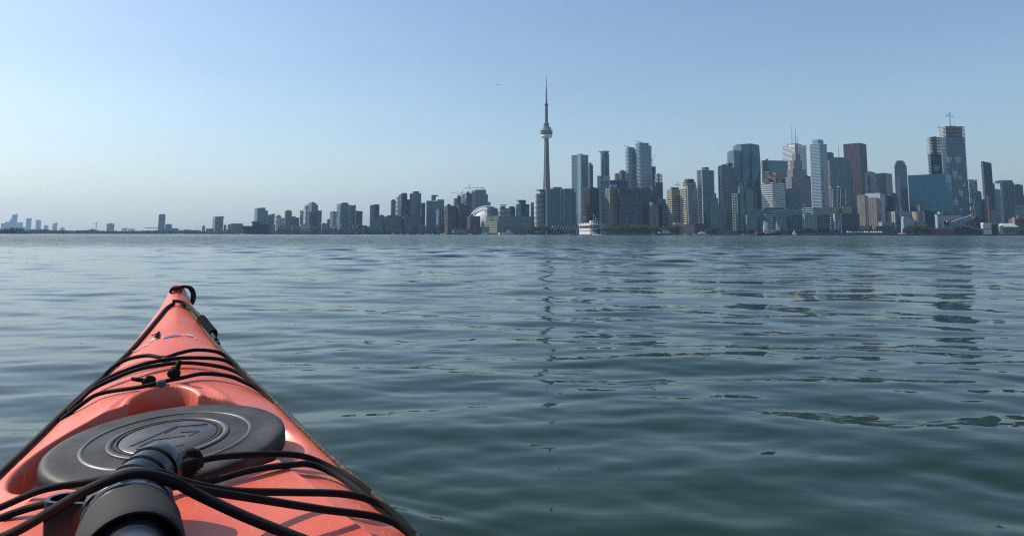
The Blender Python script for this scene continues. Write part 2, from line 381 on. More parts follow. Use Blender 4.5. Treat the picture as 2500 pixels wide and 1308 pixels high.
def build_kayak():
    s = np.concatenate([np.linspace(-2.25, .70, 70), np.arange(.70, 1.15, .006)[1:], np.arange(1.15, 1.72, .003), np.arange(1.72, 2.66, .0065), [2.66]])
    un = np.linspace(-1, 1, 301)                       # one column of vertices follows the crease
    S, U = np.meshgrid(s, un, indexing='ij'); Wd = K_W(S); Cr = np.minimum(K_CR(S), .8*Wd); A = np.abs(U)
    T = np.sign(U)*np.where(A < .62, Cr*A/.62, Cr + (Wd - Cr)*(A - .62)/.38); Z = deck(S, T)
    V = np.stack([T, S, Z], -1).reshape(-1, 3)
    cs = (S[:-1,:-1] + S[1:,1:])/2; ct = (T[:-1,:-1] + T[1:,1:])/2
    me = grid_mesh('deck', V, len(s), len(un), M_KAY, drop=in_cockpit(cs, ct) < 1, flip=False)
    me.set_sharp_from_angle(angle=R(40))
    o = bpy.data.objects.new('deck', me); COL.objects.link(o); o.parent = KAY
    # hull: rounded lip, topsides, chine, keel
    hs = np.concatenate([np.linspace(-2.25, .7, 40), np.linspace(.75, 2.66, 90)])
    keel = pchip([-2.25, -2.05, -1.6, -1, 0, 1.2, 1.9, 2.2, 2.4, 2.55, 2.66], [.30, .06, -.04, -.08, -.09, -.08, -.055, -.01, .08, .24, .40])
    prof = [(0, 0), (.006, -.003), (.009, -.012), (.004, -.022), (-.004, -.03)]
    rows = []
    for x in hs:
        w, zg, kz = float(K_W(x)), float(K_ZG(x)), float(keel(x)); row = []
        for du, dz in prof: row.append((w + du*min(1, w/.05), zg + dz*min(1, w/.05)))
        w5, z5 = row[-1]
        hgt = z5 - kz
        for f, g in ((.98, .22), (.93, .45), (.80, .68), (.58, .85), (.30, .95), (0, 1.0)): row.append((w5*f, z5 - hgt*g))
        rows.append([(-a, x, c) for a, c in row] + [(a, x, c) for a, c in row[-2::-1]])
    V = np.array(rows).reshape(-1, 3)
    me = grid_mesh('hull', V, len(hs), len(rows[0]), M_KAY)
    o = bpy.data.objects.new('hull', me); COL.objects.link(o); o.parent = KAY
    nose = MB(); w = .0205
    nose.add([(-w,2.66,.442),(w,2.66,.442),(w*.8,2.66,.40),(-w*.8,2.66,.40),(-w*.75,2.674,.446),(w*.75,2.674,.446),(w*.6,2.674,.41),(-w*.6,2.674,.41),(-w*.8,2.655,.4515),(w*.8,2.655,.4515)],
             [(0,3,7,4),(1,5,6,2),(4,7,6,5),(3,2,6,7),(8,9,1,0),(0,4,5,1)])
    nose.box(-.0145, .0145, 2.612, 2.668, .440, .4565)
    nose.build('nose_cap', M_KAY, KAY)
    # cockpit rim and seat (behind and below the viewer)
    ring = [(.205*1.03*math.sin(a), .12 + .52*1.03*math.cos(a), .262) for a in np.linspace(0, 2*math.pi, 64, endpoint=False)]
    MB().tube(ring, .016, 10, closed=True).build('cockpit_rim', M_RUB, KAY, smooth=True)
    seat = MB(); seat.box(-.19, .19, -.32, .1, -.02, .02); seat.box(-.17, .17, -.36, -.32, .0, .30)
    seat.build('seat', M_FOAM, KAY)
build_kayak()
# ---- hatch cover
def hatch():
    root = empty('hatch_cover'); root.parent = KAY
    sl = math.atan(HSL)
    root.location = (HT, HS, float(hatch_plane(HS))); root.rotation_euler = (sl, -math.atan(HRL), 0)
    z = lambda a: [(r, h - .0) for r, h in a]
    prof = [(.0, -.034), (.174, -.034), (.181, -.031), (.1835, -.027), (.1835, -.011), (.1815, -.0045), (.177, -.0012), (.170, .0), (.158, .0002),
            (.130, .0002), (.1295, -.0022), (.1245, -.0022), (.124, .0004), (.094, .0008), (.0925, .0032), (.086, .0040), (.0835, .0018),
            (.0815, .0018), (.0805, .0040), (.0765, .0042), (.0755, .0012), (.0735, .0012), (.0725, .0034), (.04, .0036), (.002, .0036)]
    MB().lathe(z(prof), n=128).build('lid', M_RUB, root, smooth=True, auto=50)
    worn = rubber('worn_rubber', (.060, .060, .060), .42, .6, (.20, .19, .17))
    MB().lathe([(.0838, .0016), (.0846, .0044), (.0905, .0040), (.0920, .0030)], n=96, cap=False).build('raised_ring', worn, root, smooth=True)
    MB().lathe([(.1235, .0004), (.1245, .0022), (.1285, .0022), (.1305, .0002)], n=96, cap=False).build('raised_ring', worn, root, smooth=True)
    MB().lathe([(.0735, .0030), (.0722, .0040), (.03, .0041), (.001, .0041)], n=72, cap=False).build('centre_disc', rubber('dusty_sky_sheen_rubber', (.045, .047, .048), .36, .7, (.13, .13, .12)), root, smooth=True)  # paler base colour: dust, plus the sky's reflection painted into the disc
    # moulded emblem: strokes inside the ring
    em = MB()
    def stroke(a, b, w=.0022): em.bar((a[0], a[1], .0044), (b[0], b[1], .0044), w, .0012)
    stroke((-.056, -.022), (.012, .046)); stroke((-.042, -.030), (-.022, -.008)); stroke((-.006, .018), (.014, .042)); stroke((.014, .042), (.060, .032))
    stroke((-.022, -.008), (.024, -.012)); stroke((.018, .010), (.046, .000)); stroke((.046, .000), (.030, -.016)); stroke((-.046, -.040), (-.01, -.054)); stroke((-.01, -.054), (.022, -.056))
    em.build('emblem', rubber('emblem_rubber', (.022, .022, .024), .4, .2), root)
hatch()
# ---- cords: control points are (t, s, height above the deck)
def on_deck(p, rad):
    t, s, l = p; w = float(K_W(s)); tt = max(-w, min(w, t))
    return (t, s, float(deck(s, tt)) + rad + l - max(0, abs(t) - w)*2.2)
def cord(name, pts, rad, mat, n=8, seg=7, raw=False, label=None):
    P = [p if raw else on_deck(p, rad) for p in pts]
    o = MB().tube(spline(P, seg), rad, n).build(name, mat, KAY, smooth=True)
    if label: o['label'] = label
    return o
BR = .0044
cord('bungee_cord', [(-.175,1.885,-.008),(-.143,1.925,.002),(-.108,1.955,.010),(-.061,1.935,.008),(-.021,1.890,.004),(.008,1.912,.006),(.044,1.947,.008),(.091,1.970,.010),(.119,1.962,.006),(.152,1.905,-.006)], BR, M_CORD)
cord('bungee_cord', [(-.170,1.825,-.006),(-.149,1.842,.004),(-.112,1.842,.007),(-.065,1.842,.009),(-.008,1.860,.006),(.043,1.868,.007),(.097,1.892,.009),(.129,1.89,.006),(.166,1.825,-.006)], BR, M_CORD)
cord('bungee_cord', [(-.196,1.695,-.006),(-.170,1.745,.003),(-.146,1.79,.007),(-.078,1.805,.009),(-.012,1.820,.005),(.042,1.824,.005),(.111,1.815,.008),(.152,1.777,.006),(.186,1.70,-.004)], BR, M_CORD)
cord('bungee_cord', [(-.196,1.665,-.006),(-.160,1.69,.004),(-.130,1.709,.006),(-.057,1.672,.003),(-.017,1.678,.002),(.017,1.700,.004),(.057,1.731,.006),(.107,1.744,.007),(.14,1.732,.006),(.172,1.708,.003),(.196,1.66,-.006)], BR, M_CORD)
AR = .0047
cord('bungee_cord', [(.030,1.165,.020),(.060,1.172,.022),(.110,1.195,.016),(.168,1.222,.012),(.204,1.235,.010),(.239,1.215,.006),(.267,1.172,.004),(.290,1.13,-.006)], AR, M_CORD)
cord('bungee_cord', [(-.010,1.110,.008),(.008,1.123,.005),(.054,1.134,.003),(.109,1.159,.004),(.169,1.186,.006),(.202,1.205,.008),(.236,1.181,.006),(.262,1.108,.004),(.290,1.06,-.006)], AR, M_CORD)
cord('bungee_cord', [(-.045,.905,.368),(-.012,.925,.362),(.02,.955,.338),(.073,.995,.310),(.144,1.025,.290),(.212,1.035,.276),(.257,1.055,.255),(.285,1.030,.240),(.312,.960,.212)], AR, M_CORD, raw=True)
cord('bungee_cord', [(-.02,.905,.366),(.02,.915,.345),(.09,.955,.312),(.175,.965,.284),(.250,.975,.260),(.283,.960,.242),(.318,.90,.208)], AR, M_CORD, raw=True)
cord('bungee_cord', [(-.322,.90,.200),(-.28,.985,.234),(-.20,1.005,.276),(-.149,.985,.300),(-.105,.94,.334),(-.075,.905,.358),(-.035,.885,.375),(.000,.880,.366),(.030,.885,.345),(.085,.865,.318),(.16,.835,.288),(.24,.79,.268),(.322,.74,.210)], 0.0054, M_CORD, raw=True)
cord('bungee_cord', [(-.262,1.17,-.010),(-.235,1.185,.004),(-.19,1.192,.005),(-.149,1.18,.006),(-.10,1.175,.008),(-.06,1.15,.020)], AR, M_CORD)
cord('bungee_cord', [(-.285,1.09,-.010),(-.25,1.118,.004),(-.19,1.128,.005),(-.14,1.12,.008),(-.09,1.08,.02)], AR, M_CORD)
# perimeter deck lines
rr_ = [(2.45,.009),(2.40,.036),(2.34,.052),(2.147,.092),(1.945,.139),(1.83,.160),(1.764,.177),(1.65,.200),(1.445,.232),(1.281,.258),(1.157,.281),(.986,.303),(.8,.312),(.62,.316)]
cord('deck_line', [(t, s, .001) for s, t in rr_], .0042, M_ROPE, n=10, label='speckled tan and black deck line along the right edge')
cord('deck_line', [(-.008,2.445,.001),(-.028,2.42,.001),(-.049,2.34,.001),(-.072,2.24,.001),(-.104,2.09,.001),(-.143,1.93,.001),(-.187,1.74,.001),(-.214,1.57,.001),(-.246,1.38,.001),(-.280,1.18,.001),(-.303,1.0,.001),(-.314,.75,.001)], .0052, M_DROPE, n=10)
cord('bow_line', [(-.012,2.443,.010),(.018,2.43,.010),(.040,2.395,.008),(.058,2.35,.010),(.076,2.28,.012),(.084,2.24,.010),(.098,2.15,.004)], .005, M_DROPE)
cord('bow_line', [(.030,2.41,.004),(.060,2.36,.004),(.082,2.27,.006),(.098,2.2,.004),(.104,2.13,.002)], .005, M_DROPE)
kn = MB()
for i in range(9):
    a = i/8; c = Vector(on_deck((.066 + .026*a, 2.315 - .11*a, .006), .006))
    ring = [c + Vector((.011*math.cos(q)*.9, .004*math.cos(q), .011*math.sin(q))) for q in np.linspace(0, 2*math.pi, 12, endpoint=False)]
    kn.tube(ring, .0042, 6, closed=True)
kn.build('whipped_knot', M_DROPE, KAY, smooth=True)
# bow grab loop through the nose
for k, (dx, dz, ds) in enumerate(((0, 0, 0), (.006, .001, -.012))):
    lp = [(-.021+dx*0, 2.612+ds, .436), (-.016, 2.606+ds, .4475+dz), (0, 2.603+ds, .450+dz), (.016, 2.604+ds, .4535+dz), (.031+dx, 2.600+ds, .450+dz), (.041+dx, 2.594+ds, .436+dz), (.043+dx, 2.588+ds, .418), (.038+dx, 2.58+ds, .404), (.030, 2.578+ds, .398), (.020, 2.59+ds, .41)]
    MB().tube(spline(lp, 6), .0048, 8).build('grab_loop', M_DROPE, KAY, smooth=True)
# deck fittings and knots
for t, s in ((-.018, 1.888), (-.022, 1.672)):
    z = float(deck(s, t)); f = MB()
    f.lathe([(.010, z-.004), (.0105, z+.004), (.009, z+.008), (.006, z+.0095), (.003, z+.010)], t, s, 20)
    o = f.build('deck_fitting', M_FIT, KAY, smooth=True, auto=40)
def knot(name, c, r, seed, stub=None):
    rg = random.Random(seed); m = MB(); c = Vector(c)
    for i in range(4):
        ax = Vector((rg.uniform(-1,1), rg.uniform(-1,1), rg.uniform(-1,1))).normalized(); u = ax.orthogonal().normalized(); v = ax.cross(u)
        cc = c + Vector((rg.uniform(-.3,.3), rg.uniform(-.3,.3), rg.uniform(-.2,.3)))*r
        m.tube([cc + u*(r*.62*math.cos(q)) + v*(r*.62*math.sin(q)) for q in np.linspace(0, 2*math.pi, 14, endpoint=False)], r*.40, 7, closed=True)
    if stub: m.tube([c, c + Vector(stub)*.6, Vector(c) + Vector(stub)], [r*.4, r*.42, r*.35], 7)
    m.build(name, M_CORD, KAY, smooth=True)
zk = float(deck(1.70, .005)); knot('cord_knot', (.004, 1.690, zk+.018), .013, 3, (.006, .004, .026)); 
zk = float(deck(1.69, -.045)); knot('cord_knot', (-.045, 1.700, zk+.010), .011, 5, (-.032, .006, .006))
knot('cord_knot', (.022, 1.160, .303), .019, 9, (.012, -.02, .004))
# frayed threads on the aft knot
fr = MB(); rg = random.Random(4)
for i in range(60):
    d = Vector((rg.gauss(0,1), rg.gauss(0,1), rg.gauss(.2,1))).normalized(); a = Vector((.022, 1.160, .303)) + d*.016
    fr.tube([a, a + d*.003 + Vector((rg.gauss(0,.002),rg.gauss(0,.002),0)), a + d*.005 + Vector((rg.gauss(0,.004),rg.gauss(0,.004),0))], .0005, 4)
tag(fr.build('frayed_threads', M_CORD, KAY), kind='stuff')
# sticker remains on the foredeck
def decal(name, poly, mat, lift, s0, t0, n=6):
    m = MB(); vs = []; 
    for x, y in poly:
        vs.append((t0 + x, s0 + y, float(deck(s0 + y, t0 + x)) + lift))
    m.add(vs, [tuple(range(len(vs)))]); return m.build(name, mat, KAY)
M_TAPE = plain('clear_tape', (.62, .50, .48), .25, .2, 120)
M_BLU = plain('blue_ink', (.14, .17, .40), .4, .3, 150); M_BLK = plain('black_vinyl', (.004, .004, .0045), .95, .2, 90, ior=1.1)
decal('sticker_digit', [(-.011,.018),(.002,.020),(.002,.032),(.008,.032),(.008,-.030),(-.002,-.030),(-.002,.006),(-.011,.004)], M_BLK, .0045, 2.165, -.046)
decal('sticker_digit', [(-.008,.0),(-.003,.0),(-.003,-.03),(-.012,-.036),(-.018,-.026),(-.008,-.022)], M_TAPE, .0012, 2.163, -.046)
decal('sticker_print', [(-.022,-.008),(.012,-.001),(.022,.004),(.020,.010),(-.006,.008),(-.020,.0)], M_BLU, .003, 2.125, -.008)
for (x, y, a, b) in ((.034, 2.140, .012, .006), (.018, 2.141, .006, .003), (-.07, 2.105, .012, .004), (-.088, 2.092, .012, .005), (.047, 2.122, .002, .012), (-.028, 2.128, .004, .003)):
    rg = random.Random(int(x*999)); decal('tape_scrap', [(a*math.cos(q)*rg.uniform(.6,1.1), b*math.sin(q)*rg.uniform(.6,1.1)) for q in np.linspace(0, 6.28, 9)[:-1]], M_TAPE, .003, y, x)
# ---- bilge pump lying under the cords
PUMP = empty('bilge_pump', (0, 0, 0), R(24.0)); tag(PUMP, 'black and grey hand bilge pump tucked under cords on the kayak deck', 'bilge pump')
def pump():
    AX0 = Vector((-.0275, .797, .319)); AX1 = Vector((-.038, .93, .321)); d = (AX1 - AX0).normalized()
    u = d.cross(Vector((0,0,1))).normalized(); v = u.cross(d)
    M = Matrix((( u.x, v.x, d.x, AX0.x), (u.y, v.y, d.y, AX0.y), (u.z, v.z, d.z, AX0.z), (0,0,0,1)))
    MB().lathe([(.043,.055),(.043,.003),(.046,.0),(.0475,.004),(.0482,.012),(.0482,.070),(.047,.078),(.044,.080)], n=48, cap=False).xf(M).build('foam_sleeve', M_FOAM, PUMP, smooth=True, auto=40)
    MB().lathe([(.0285,-.36),(.031,-.30),(.031,.05),(.004,.05)], n=40).xf(Matrix.Translation((0,0,.006)) @ M).build('tube', M_PUMP, PUMP, smooth=True, auto=40)
    MB().lathe([(.030,.08),(.0435,.08),(.0455,.084),(.0455,.104),(.0435,.107),(.0435,.111),(.0455,.114),(.046,.138),(.0445,.148),(.040,.156),(.028,.161),(.004,.163)], n=48).xf(M).build('head', M_PUMP, PUMP, smooth=True, auto=40)
    MB().lathe([(.030,.052),(.0435,.052),(.0435,.056),(.030,.056)], n=40).xf(M).build('end_ring', M_CORD, PUMP, smooth=True, auto=40)
    a = Vector((-.066, .932, .312)); b = Vector((-.009, 1.062, .335)); d = (b-a).normalized(); u = d.cross(Vector((0,0,1))).normalized(); v = u.cross(d)
    M2 = Matrix(((u.x, v.x, d.x, a.x), (u.y, v.y, d.y, a.y), (u.z, v.z, d.z, a.z), (0,0,0,1))); L = (b-a).length
    prof = [(.027,0),(.0275,.066),(.0255,.070)]
    z = .072
    for k in range(3): prof += [(.0265, z), (.0318, z+.002), (.0302, z+.020)]; z += .0225
    prof += [(.0270, L), (.018, L), (.0175, L-.03)]
    MB().lathe(prof, n=40).xf(M2).build('spout', M_SPOUT, PUMP, smooth=True, auto=35)
    # carrying loop: a stadium ring with an open top
    lo = MB(); outer = []; inner = []
    c0 = Vector((-.050, .945)); c1 = Vector((-.104, .972)); dd = (c1-c0).normalized(); nn = Vector((-dd.y, dd.x))
    for (cc, a0) in ((c1, -90), (c0, 90)):
        for q in range(0, 181, 20):
            w = R(a0 + q); e = dd*math.cos(w) + nn*math.sin(w); outer.append(cc + e*.0175); inner.append(cc + e*.0125)
    n = len(outer); zt, zb = .334, .292
    for ring, z in ((outer, zb), (outer, zt), (inner, zt), (inner, zb)): lo.v += [(p.x, p.y, z) for p in ring]
    for k in range(4):
        for i in range(n): j = (i+1) % n; lo.f.append((k*n+i, k*n+j, ((k+1)%4)*n+j, ((k+1)%4)*n+i))
    lo.build('carry_loop', M_SPOUT, PUMP, smooth=True, auto=40)
pump()
# ------------------------------------------------------------------ land
ZL = 2.0
M_LAND = plain('quay_ground', (.17, .16, .14), .9, .3, .02)
M_QUAY = plain('quay_wall', (.045, .045, .045), .85, .3, .05)
def PX(px, Y, py=570): return proj_x(px, py, Y)[0]
def PZ(px, py, Y): return proj_x(px, py, Y)[1]
def land():
    line = [(PX(-900, 2700), 2700), (PX(420, 2600), 2600), (PX(450, 2150), 2150), (PX(585, 2050), 2050), (PX(600, 1690), 1690), (PX(1075, 1640), 1640), (PX(1090, 1480), 1480), (PX(2900, 1480), 1480)]
    poly = line + [(12800, 1480), (12800, 12900), (-12800, 12900), (-12800, 2700)]
    m = MB(); n = len(poly)
    m.add([(x, y, ZL) for x, y in poly], [tuple(range(n))]); o = m.build('ground', M_LAND); o['kind'] = 'structure'
    w = MB()
    for (x0, y0), (x1, y1) in zip(line[:-1], line[1:]):
        w.add([(x0,y0,-3),(x1,y1,-3),(x1,y1,ZL-.01),(x0,y0,ZL-.01)], [(0,1,2,3)])
    o = w.build('quay_wall', M_QUAY); o['kind'] = 'structure'
    # pale kerb along the quay
    k = MB()
    for (x0, y0), (x1, y1) in zip(line[5:-1], line[6:]): k.bar((x0, y0+.4, ZL+.15), (x1, y1+.4, ZL+.15), .8, .5)
    o = k.build('quay_kerb', plain('kerb_concrete', (.42, .41, .39), .9, .2, .3)); o['kind'] = 'structure'
land()
# ------------------------------------------------------------------ facade materials
def glass(name, base, hi, fh=3.4, bay=3.0, rough=.10, ior=2.0, var=.6, metal=0.0):
    """window panes that differ a little from each other in tint, blinds and tilt"""
    m, nt, b = newmat(name)
    tc = nt.nodes.new('ShaderNodeTexCoord'); sp = nt.nodes.new('ShaderNodeSeparateXYZ'); lk(nt, tc.outputs['Object'], sp.inputs[0])
    u = math_node(nt, 'FLOOR', math_node(nt, 'DIVIDE', math_node(nt, 'ADD', sp.outputs[0], math_node(nt, 'MULTIPLY', sp.outputs[1], 1.013)), bay))
    v = math_node(nt, 'FLOOR', math_node(nt, 'DIVIDE', sp.outputs[2], fh))
    cb = nt.nodes.new('ShaderNodeCombineXYZ'); lk(nt, u, cb.inputs[0]); lk(nt, v, cb.inputs[1])
    wn = nt.nodes.new('ShaderNodeTexWhiteNoise'); wn.noise_dimensions = '3D'; lk(nt, cb.outputs[0], wn.inputs['Vector'])
    big = noise(nt, .035, 2, .5)
    f = math_node(nt, 'MULTIPLY_ADD', big.outputs[0], .5, math_node(nt, 'MULTIPLY', math_node(nt, 'POWER', wn.outputs['Value'], 2.2), var))
    c = mixc(nt, f, base, hi); lk(nt, c, b.inputs['Base Color'])
    b.inputs['Roughness'].default_value = rough; b.inputs['IOR'].default_value = ior; b.inputs['Metallic'].default_value = metal; b.inputs['Specular Tint'].default_value = (.50, .80, 1.0, 1)
    ge = nt.nodes.new('ShaderNodeNewGeometry'); vm = nt.nodes.new('ShaderNodeVectorMath'); vm.operation = 'SUBTRACT'; vm.inputs[1].default_value = (.5, .5, .5)
    lk(nt, wn.outputs['Color'], vm.inputs[0]); sc_ = nt.nodes.new('ShaderNodeVectorMath'); sc_.operation = 'SCALE'; sc_.inputs['Scale'].default_value = .05; lk(nt, vm.outputs[0], sc_.inputs[0])
    ad = nt.nodes.new('ShaderNodeVectorMath'); ad.operation = 'ADD'; lk(nt, ge.outputs['Normal'], ad.inputs[0]); lk(nt, sc_.outputs[0], ad.inputs[1])
    nm = nt.nodes.new('ShaderNodeVectorMath'); nm.operation = 'NORMALIZE'; lk(nt, ad.outputs[0], nm.inputs[0]); lk(nt, nm.outputs[0], b.inputs['Normal'])
    return m
MG = dict(
    teal=glass('teal_glass', (.004,.014,.019), (.03,.062,.076)), blue=glass('blue_glass', (.008,.020,.034), (.04,.075,.11)),
    pale=glass('pale_glass', (.09,.16,.20), (.16,.26,.31), rough=.15, ior=1.9, var=.3), green=glass('green_glass', (.010,.034,.034), (.06,.12,.115)),
    dark=glass('dark_glass', (.008,.012,.018), (.03,.04,.055), var=.3), cube=glass('curtain_glass', (.022,.085,.135), (.032,.105,.16), rough=.16, ior=1.5, var=.10, metal=.85),
    grey=glass('grey_glass', (.016,.026,.036), (.08,.105,.13)), mid=glass('mid_glass', (.025,.05,.068), (.09,.14,.175), ior=1.8))
MW = dict(
    white=plain('white_cladding', (.58,.60,.61), .6, .08, .05), cream=plain('cream_stone', (.44,.39,.33), .8, .12, .05), beige=plain('beige_concrete', (.25,.22,.19), .85, .12, .06),
    brown=plain('brown_brick', (.078,.066,.064), .9, .15, .08), grey=plain('grey_concrete', (.20,.21,.22), .85, .15, .06), slate=plain('slate_cladding', (.065,.078,.095), .7, .15, .06),
    dark=plain('dark_cladding', (.028,.030,.036), .55, .2, .06), red=plain('red_granite', (.052,.031,.035), .5, .12, .05), tan=plain('tan_stone', (.26,.20,.15), .85, .15, .08),
    conc=plain('raw_concrete', (.36,.34,.32), .9, .15, .1), sgrn=plain('pale_green_metal', (.20,.27,.26), .6, .15, .1), brick=plain('red_brick', (.15,.065,.055), .9, .15, .1),
    lblue=plain('light_blue_panel', (.27,.36,.42), .5, .08, .05), navy=plain('navy_concrete', (.030,.045,.075), .8, .2, .03), steel=plain('crane_steel', (.20,.20,.21), .6, .2, .2),
    ste2=plain('white_steel', (.55,.55,.53), .5, .1, .2), roof=plain('roof_gravel', (.14,.14,.14), .95, .2, .2), purple=plain('plum_cladding', (.11,.07,.085), .7, .12, .06),
    sage=plain('sage_stone', (.235,.235,.195), .85, .12, .06), yell=plain('ochre_paint', (.45,.33,.10), .6, .1, .2))
A0 = 17.0
def frame(Y, xl, xc, xr, yt, a=None):
    """corner position, rotation, width and depth of a box seen between three vertical edges (left edge, near corner, right edge)"""
    zt = PZ(xc, yt, Y); ym = (yt + 570)/2
    tl, tc_, tr = [proj_x(x, yt, 1.0)[0]*1.0 for x in (xl, xc, xr)]        # tangents X/Y at the roof line
    right = (xr - xc) < (xc - xl) and a is not None and a < 0
    Xc = tc_*Y
    def run(dx, dy, t):                                   # length l with (Xc + l dx)/(Y + l dy) = t
        q = dx - t*dy
        return (t*Y - Xc)/q if abs(q) > 1e-6 else 1e9
    best = None
    cand = [a] if a is not None else [A0] + [A0 + s*k for k in range(2, 40, 2) for s in (1, -1) if A0 + s*k > 2]
    for q in cand:
        r = R(q)
        if q >= 0: w = run(math.cos(r), math.sin(r), tr); d = run(-math.sin(r), math.cos(r), tl) if xc - xl > .6 else .8*w
        else: w = run(-math.cos(r), -math.sin(r), tl); d = run(-math.sin(r), math.cos(r), tr)
        if w <= 0 or w > 900: continue
        if d <= 0: d = 9e3
        e = abs(math.log(max(d, .01)/w)) 
        e = 0 if .5 < d/w < 1.8 else e
        if best is None or e < best[0] - 1e-6: best = (e, q, w, d)
    e, q, w, d = best
    if d > 2.5*w: d = 2.5*w
    r = R(q); X0, Y0 = (Xc, Y) if q >= 0 else (Xc - w*math.cos(r), Y - w*math.sin(r))
    return X0, Y0, q, w, d, zt
NB = [0]
def vol(root, fr, core, sl=None, pr=None, Y=1500, z0=0, part='facade', lab=None, poly=None, rnd=None, chamfer=0, top=None):
    X0, Y0, q, w, d, zt = fr; mpp = Y/F; h = zt - ZL
    ca, sa = math.cos(root.rotation_euler.z), math.sin(root.rotation_euler.z)
    dx, dy = X0 - root.location.x, Y0 - root.location.y
    ox, oy = dx*ca + dy*sa, -dx*sa + dy*ca
    if chamfer: c = chamfer*min(w, d); P = [(c,0),(w-c,0),(w,c),(w,d-c),(w-c,d),(c,d),(0,d-c),(0,c)]
    elif rnd: P = [(w/2 + w/2*math.cos(t), d/2 + d/2*math.sin(t)) for t in np.linspace(0, 2*math.pi, 20, endpoint=False)]
    else: P = [(0,0),(w,0),(w,d),(0,d)]
    if poly: P = [(x*w, y*d) for x, y in poly]
    P = [(x + ox, y + oy) for x, y in P]
    cx = sum(p[0] for p in P)/len(P); cy = sum(p[1] for p in P)/len(P)
    zt_list = None
    if top: zt_list = [h + t*mpp for t in top]
    o = MB().prism(P, z0, h, zt_list).build(part, core, root)
    if lab: o['label'] = lab
    def grow(p):
        out = []
        for x, y in P:
            l = math.hypot(x-cx, y-cy); k = p*1.25/l if l else 0
            out.append((x + (x-cx)*k, y + (y-cy)*k) if (chamfer or rnd or poly) else (x + math.copysign(p, x-cx), y + math.copysign(p, y-cy)))
        return out
    if sl:
        sp_, th, p, mat = sl[:4]; m = MB(); sp_ *= mpp; th *= mpp
        za = z0 + sp_*.8; zb = h - .3*th
        if len(sl) > 4: za = max(za, PZ(0, sl[5], Y) - ZL) if sl[5] else za; zb = min(zb, (PZ((CX), sl[4], Y) - ZL)) if sl[4] else zb
        g = grow(p); n = int((zb - za)/sp_) + 1
        for i in range(n): m.prism(g, zb - i*sp_ - th, zb - i*sp_)
        m.build('floor_slabs', mat, root, kind='stuff')
    if pr:
        sp_, wd, p, mat = pr[:4]; m = MB(); sp_ *= mpp; wd *= mpp; n = len(P)
        for i in range(n):
            a, b = P[i], P[(i+1) % n]; L = math.hypot(b[0]-a[0], b[1]-a[1])
            if L < wd*1.5: continue
            ux, uy = (b[0]-a[0])/L, (b[1]-a[1])/L; nx, ny = uy, -ux; k = max(1, round(L/sp_))
            for j in range(k+1):
                t = min(max(j*L/k, wd/2), L - wd/2)
                q0 = (a[0]+ux*(t-wd/2)-nx*.2, a[1]+uy*(t-wd/2)-ny*.2); q1 = (a[0]+ux*(t+wd/2)-nx*.2, a[1]+uy*(t+wd/2)-ny*.2)
                m.prism([q0, (q0[0]+nx*(p+.2), q0[1]+ny*(p+.2)), (q1[0]+nx*(p+.2), q1[1]+ny*(p+.2)), q1][::-1], z0, h - .02)
        m.build('piers', mat, root, kind='stuff')
    return P, h, mpp
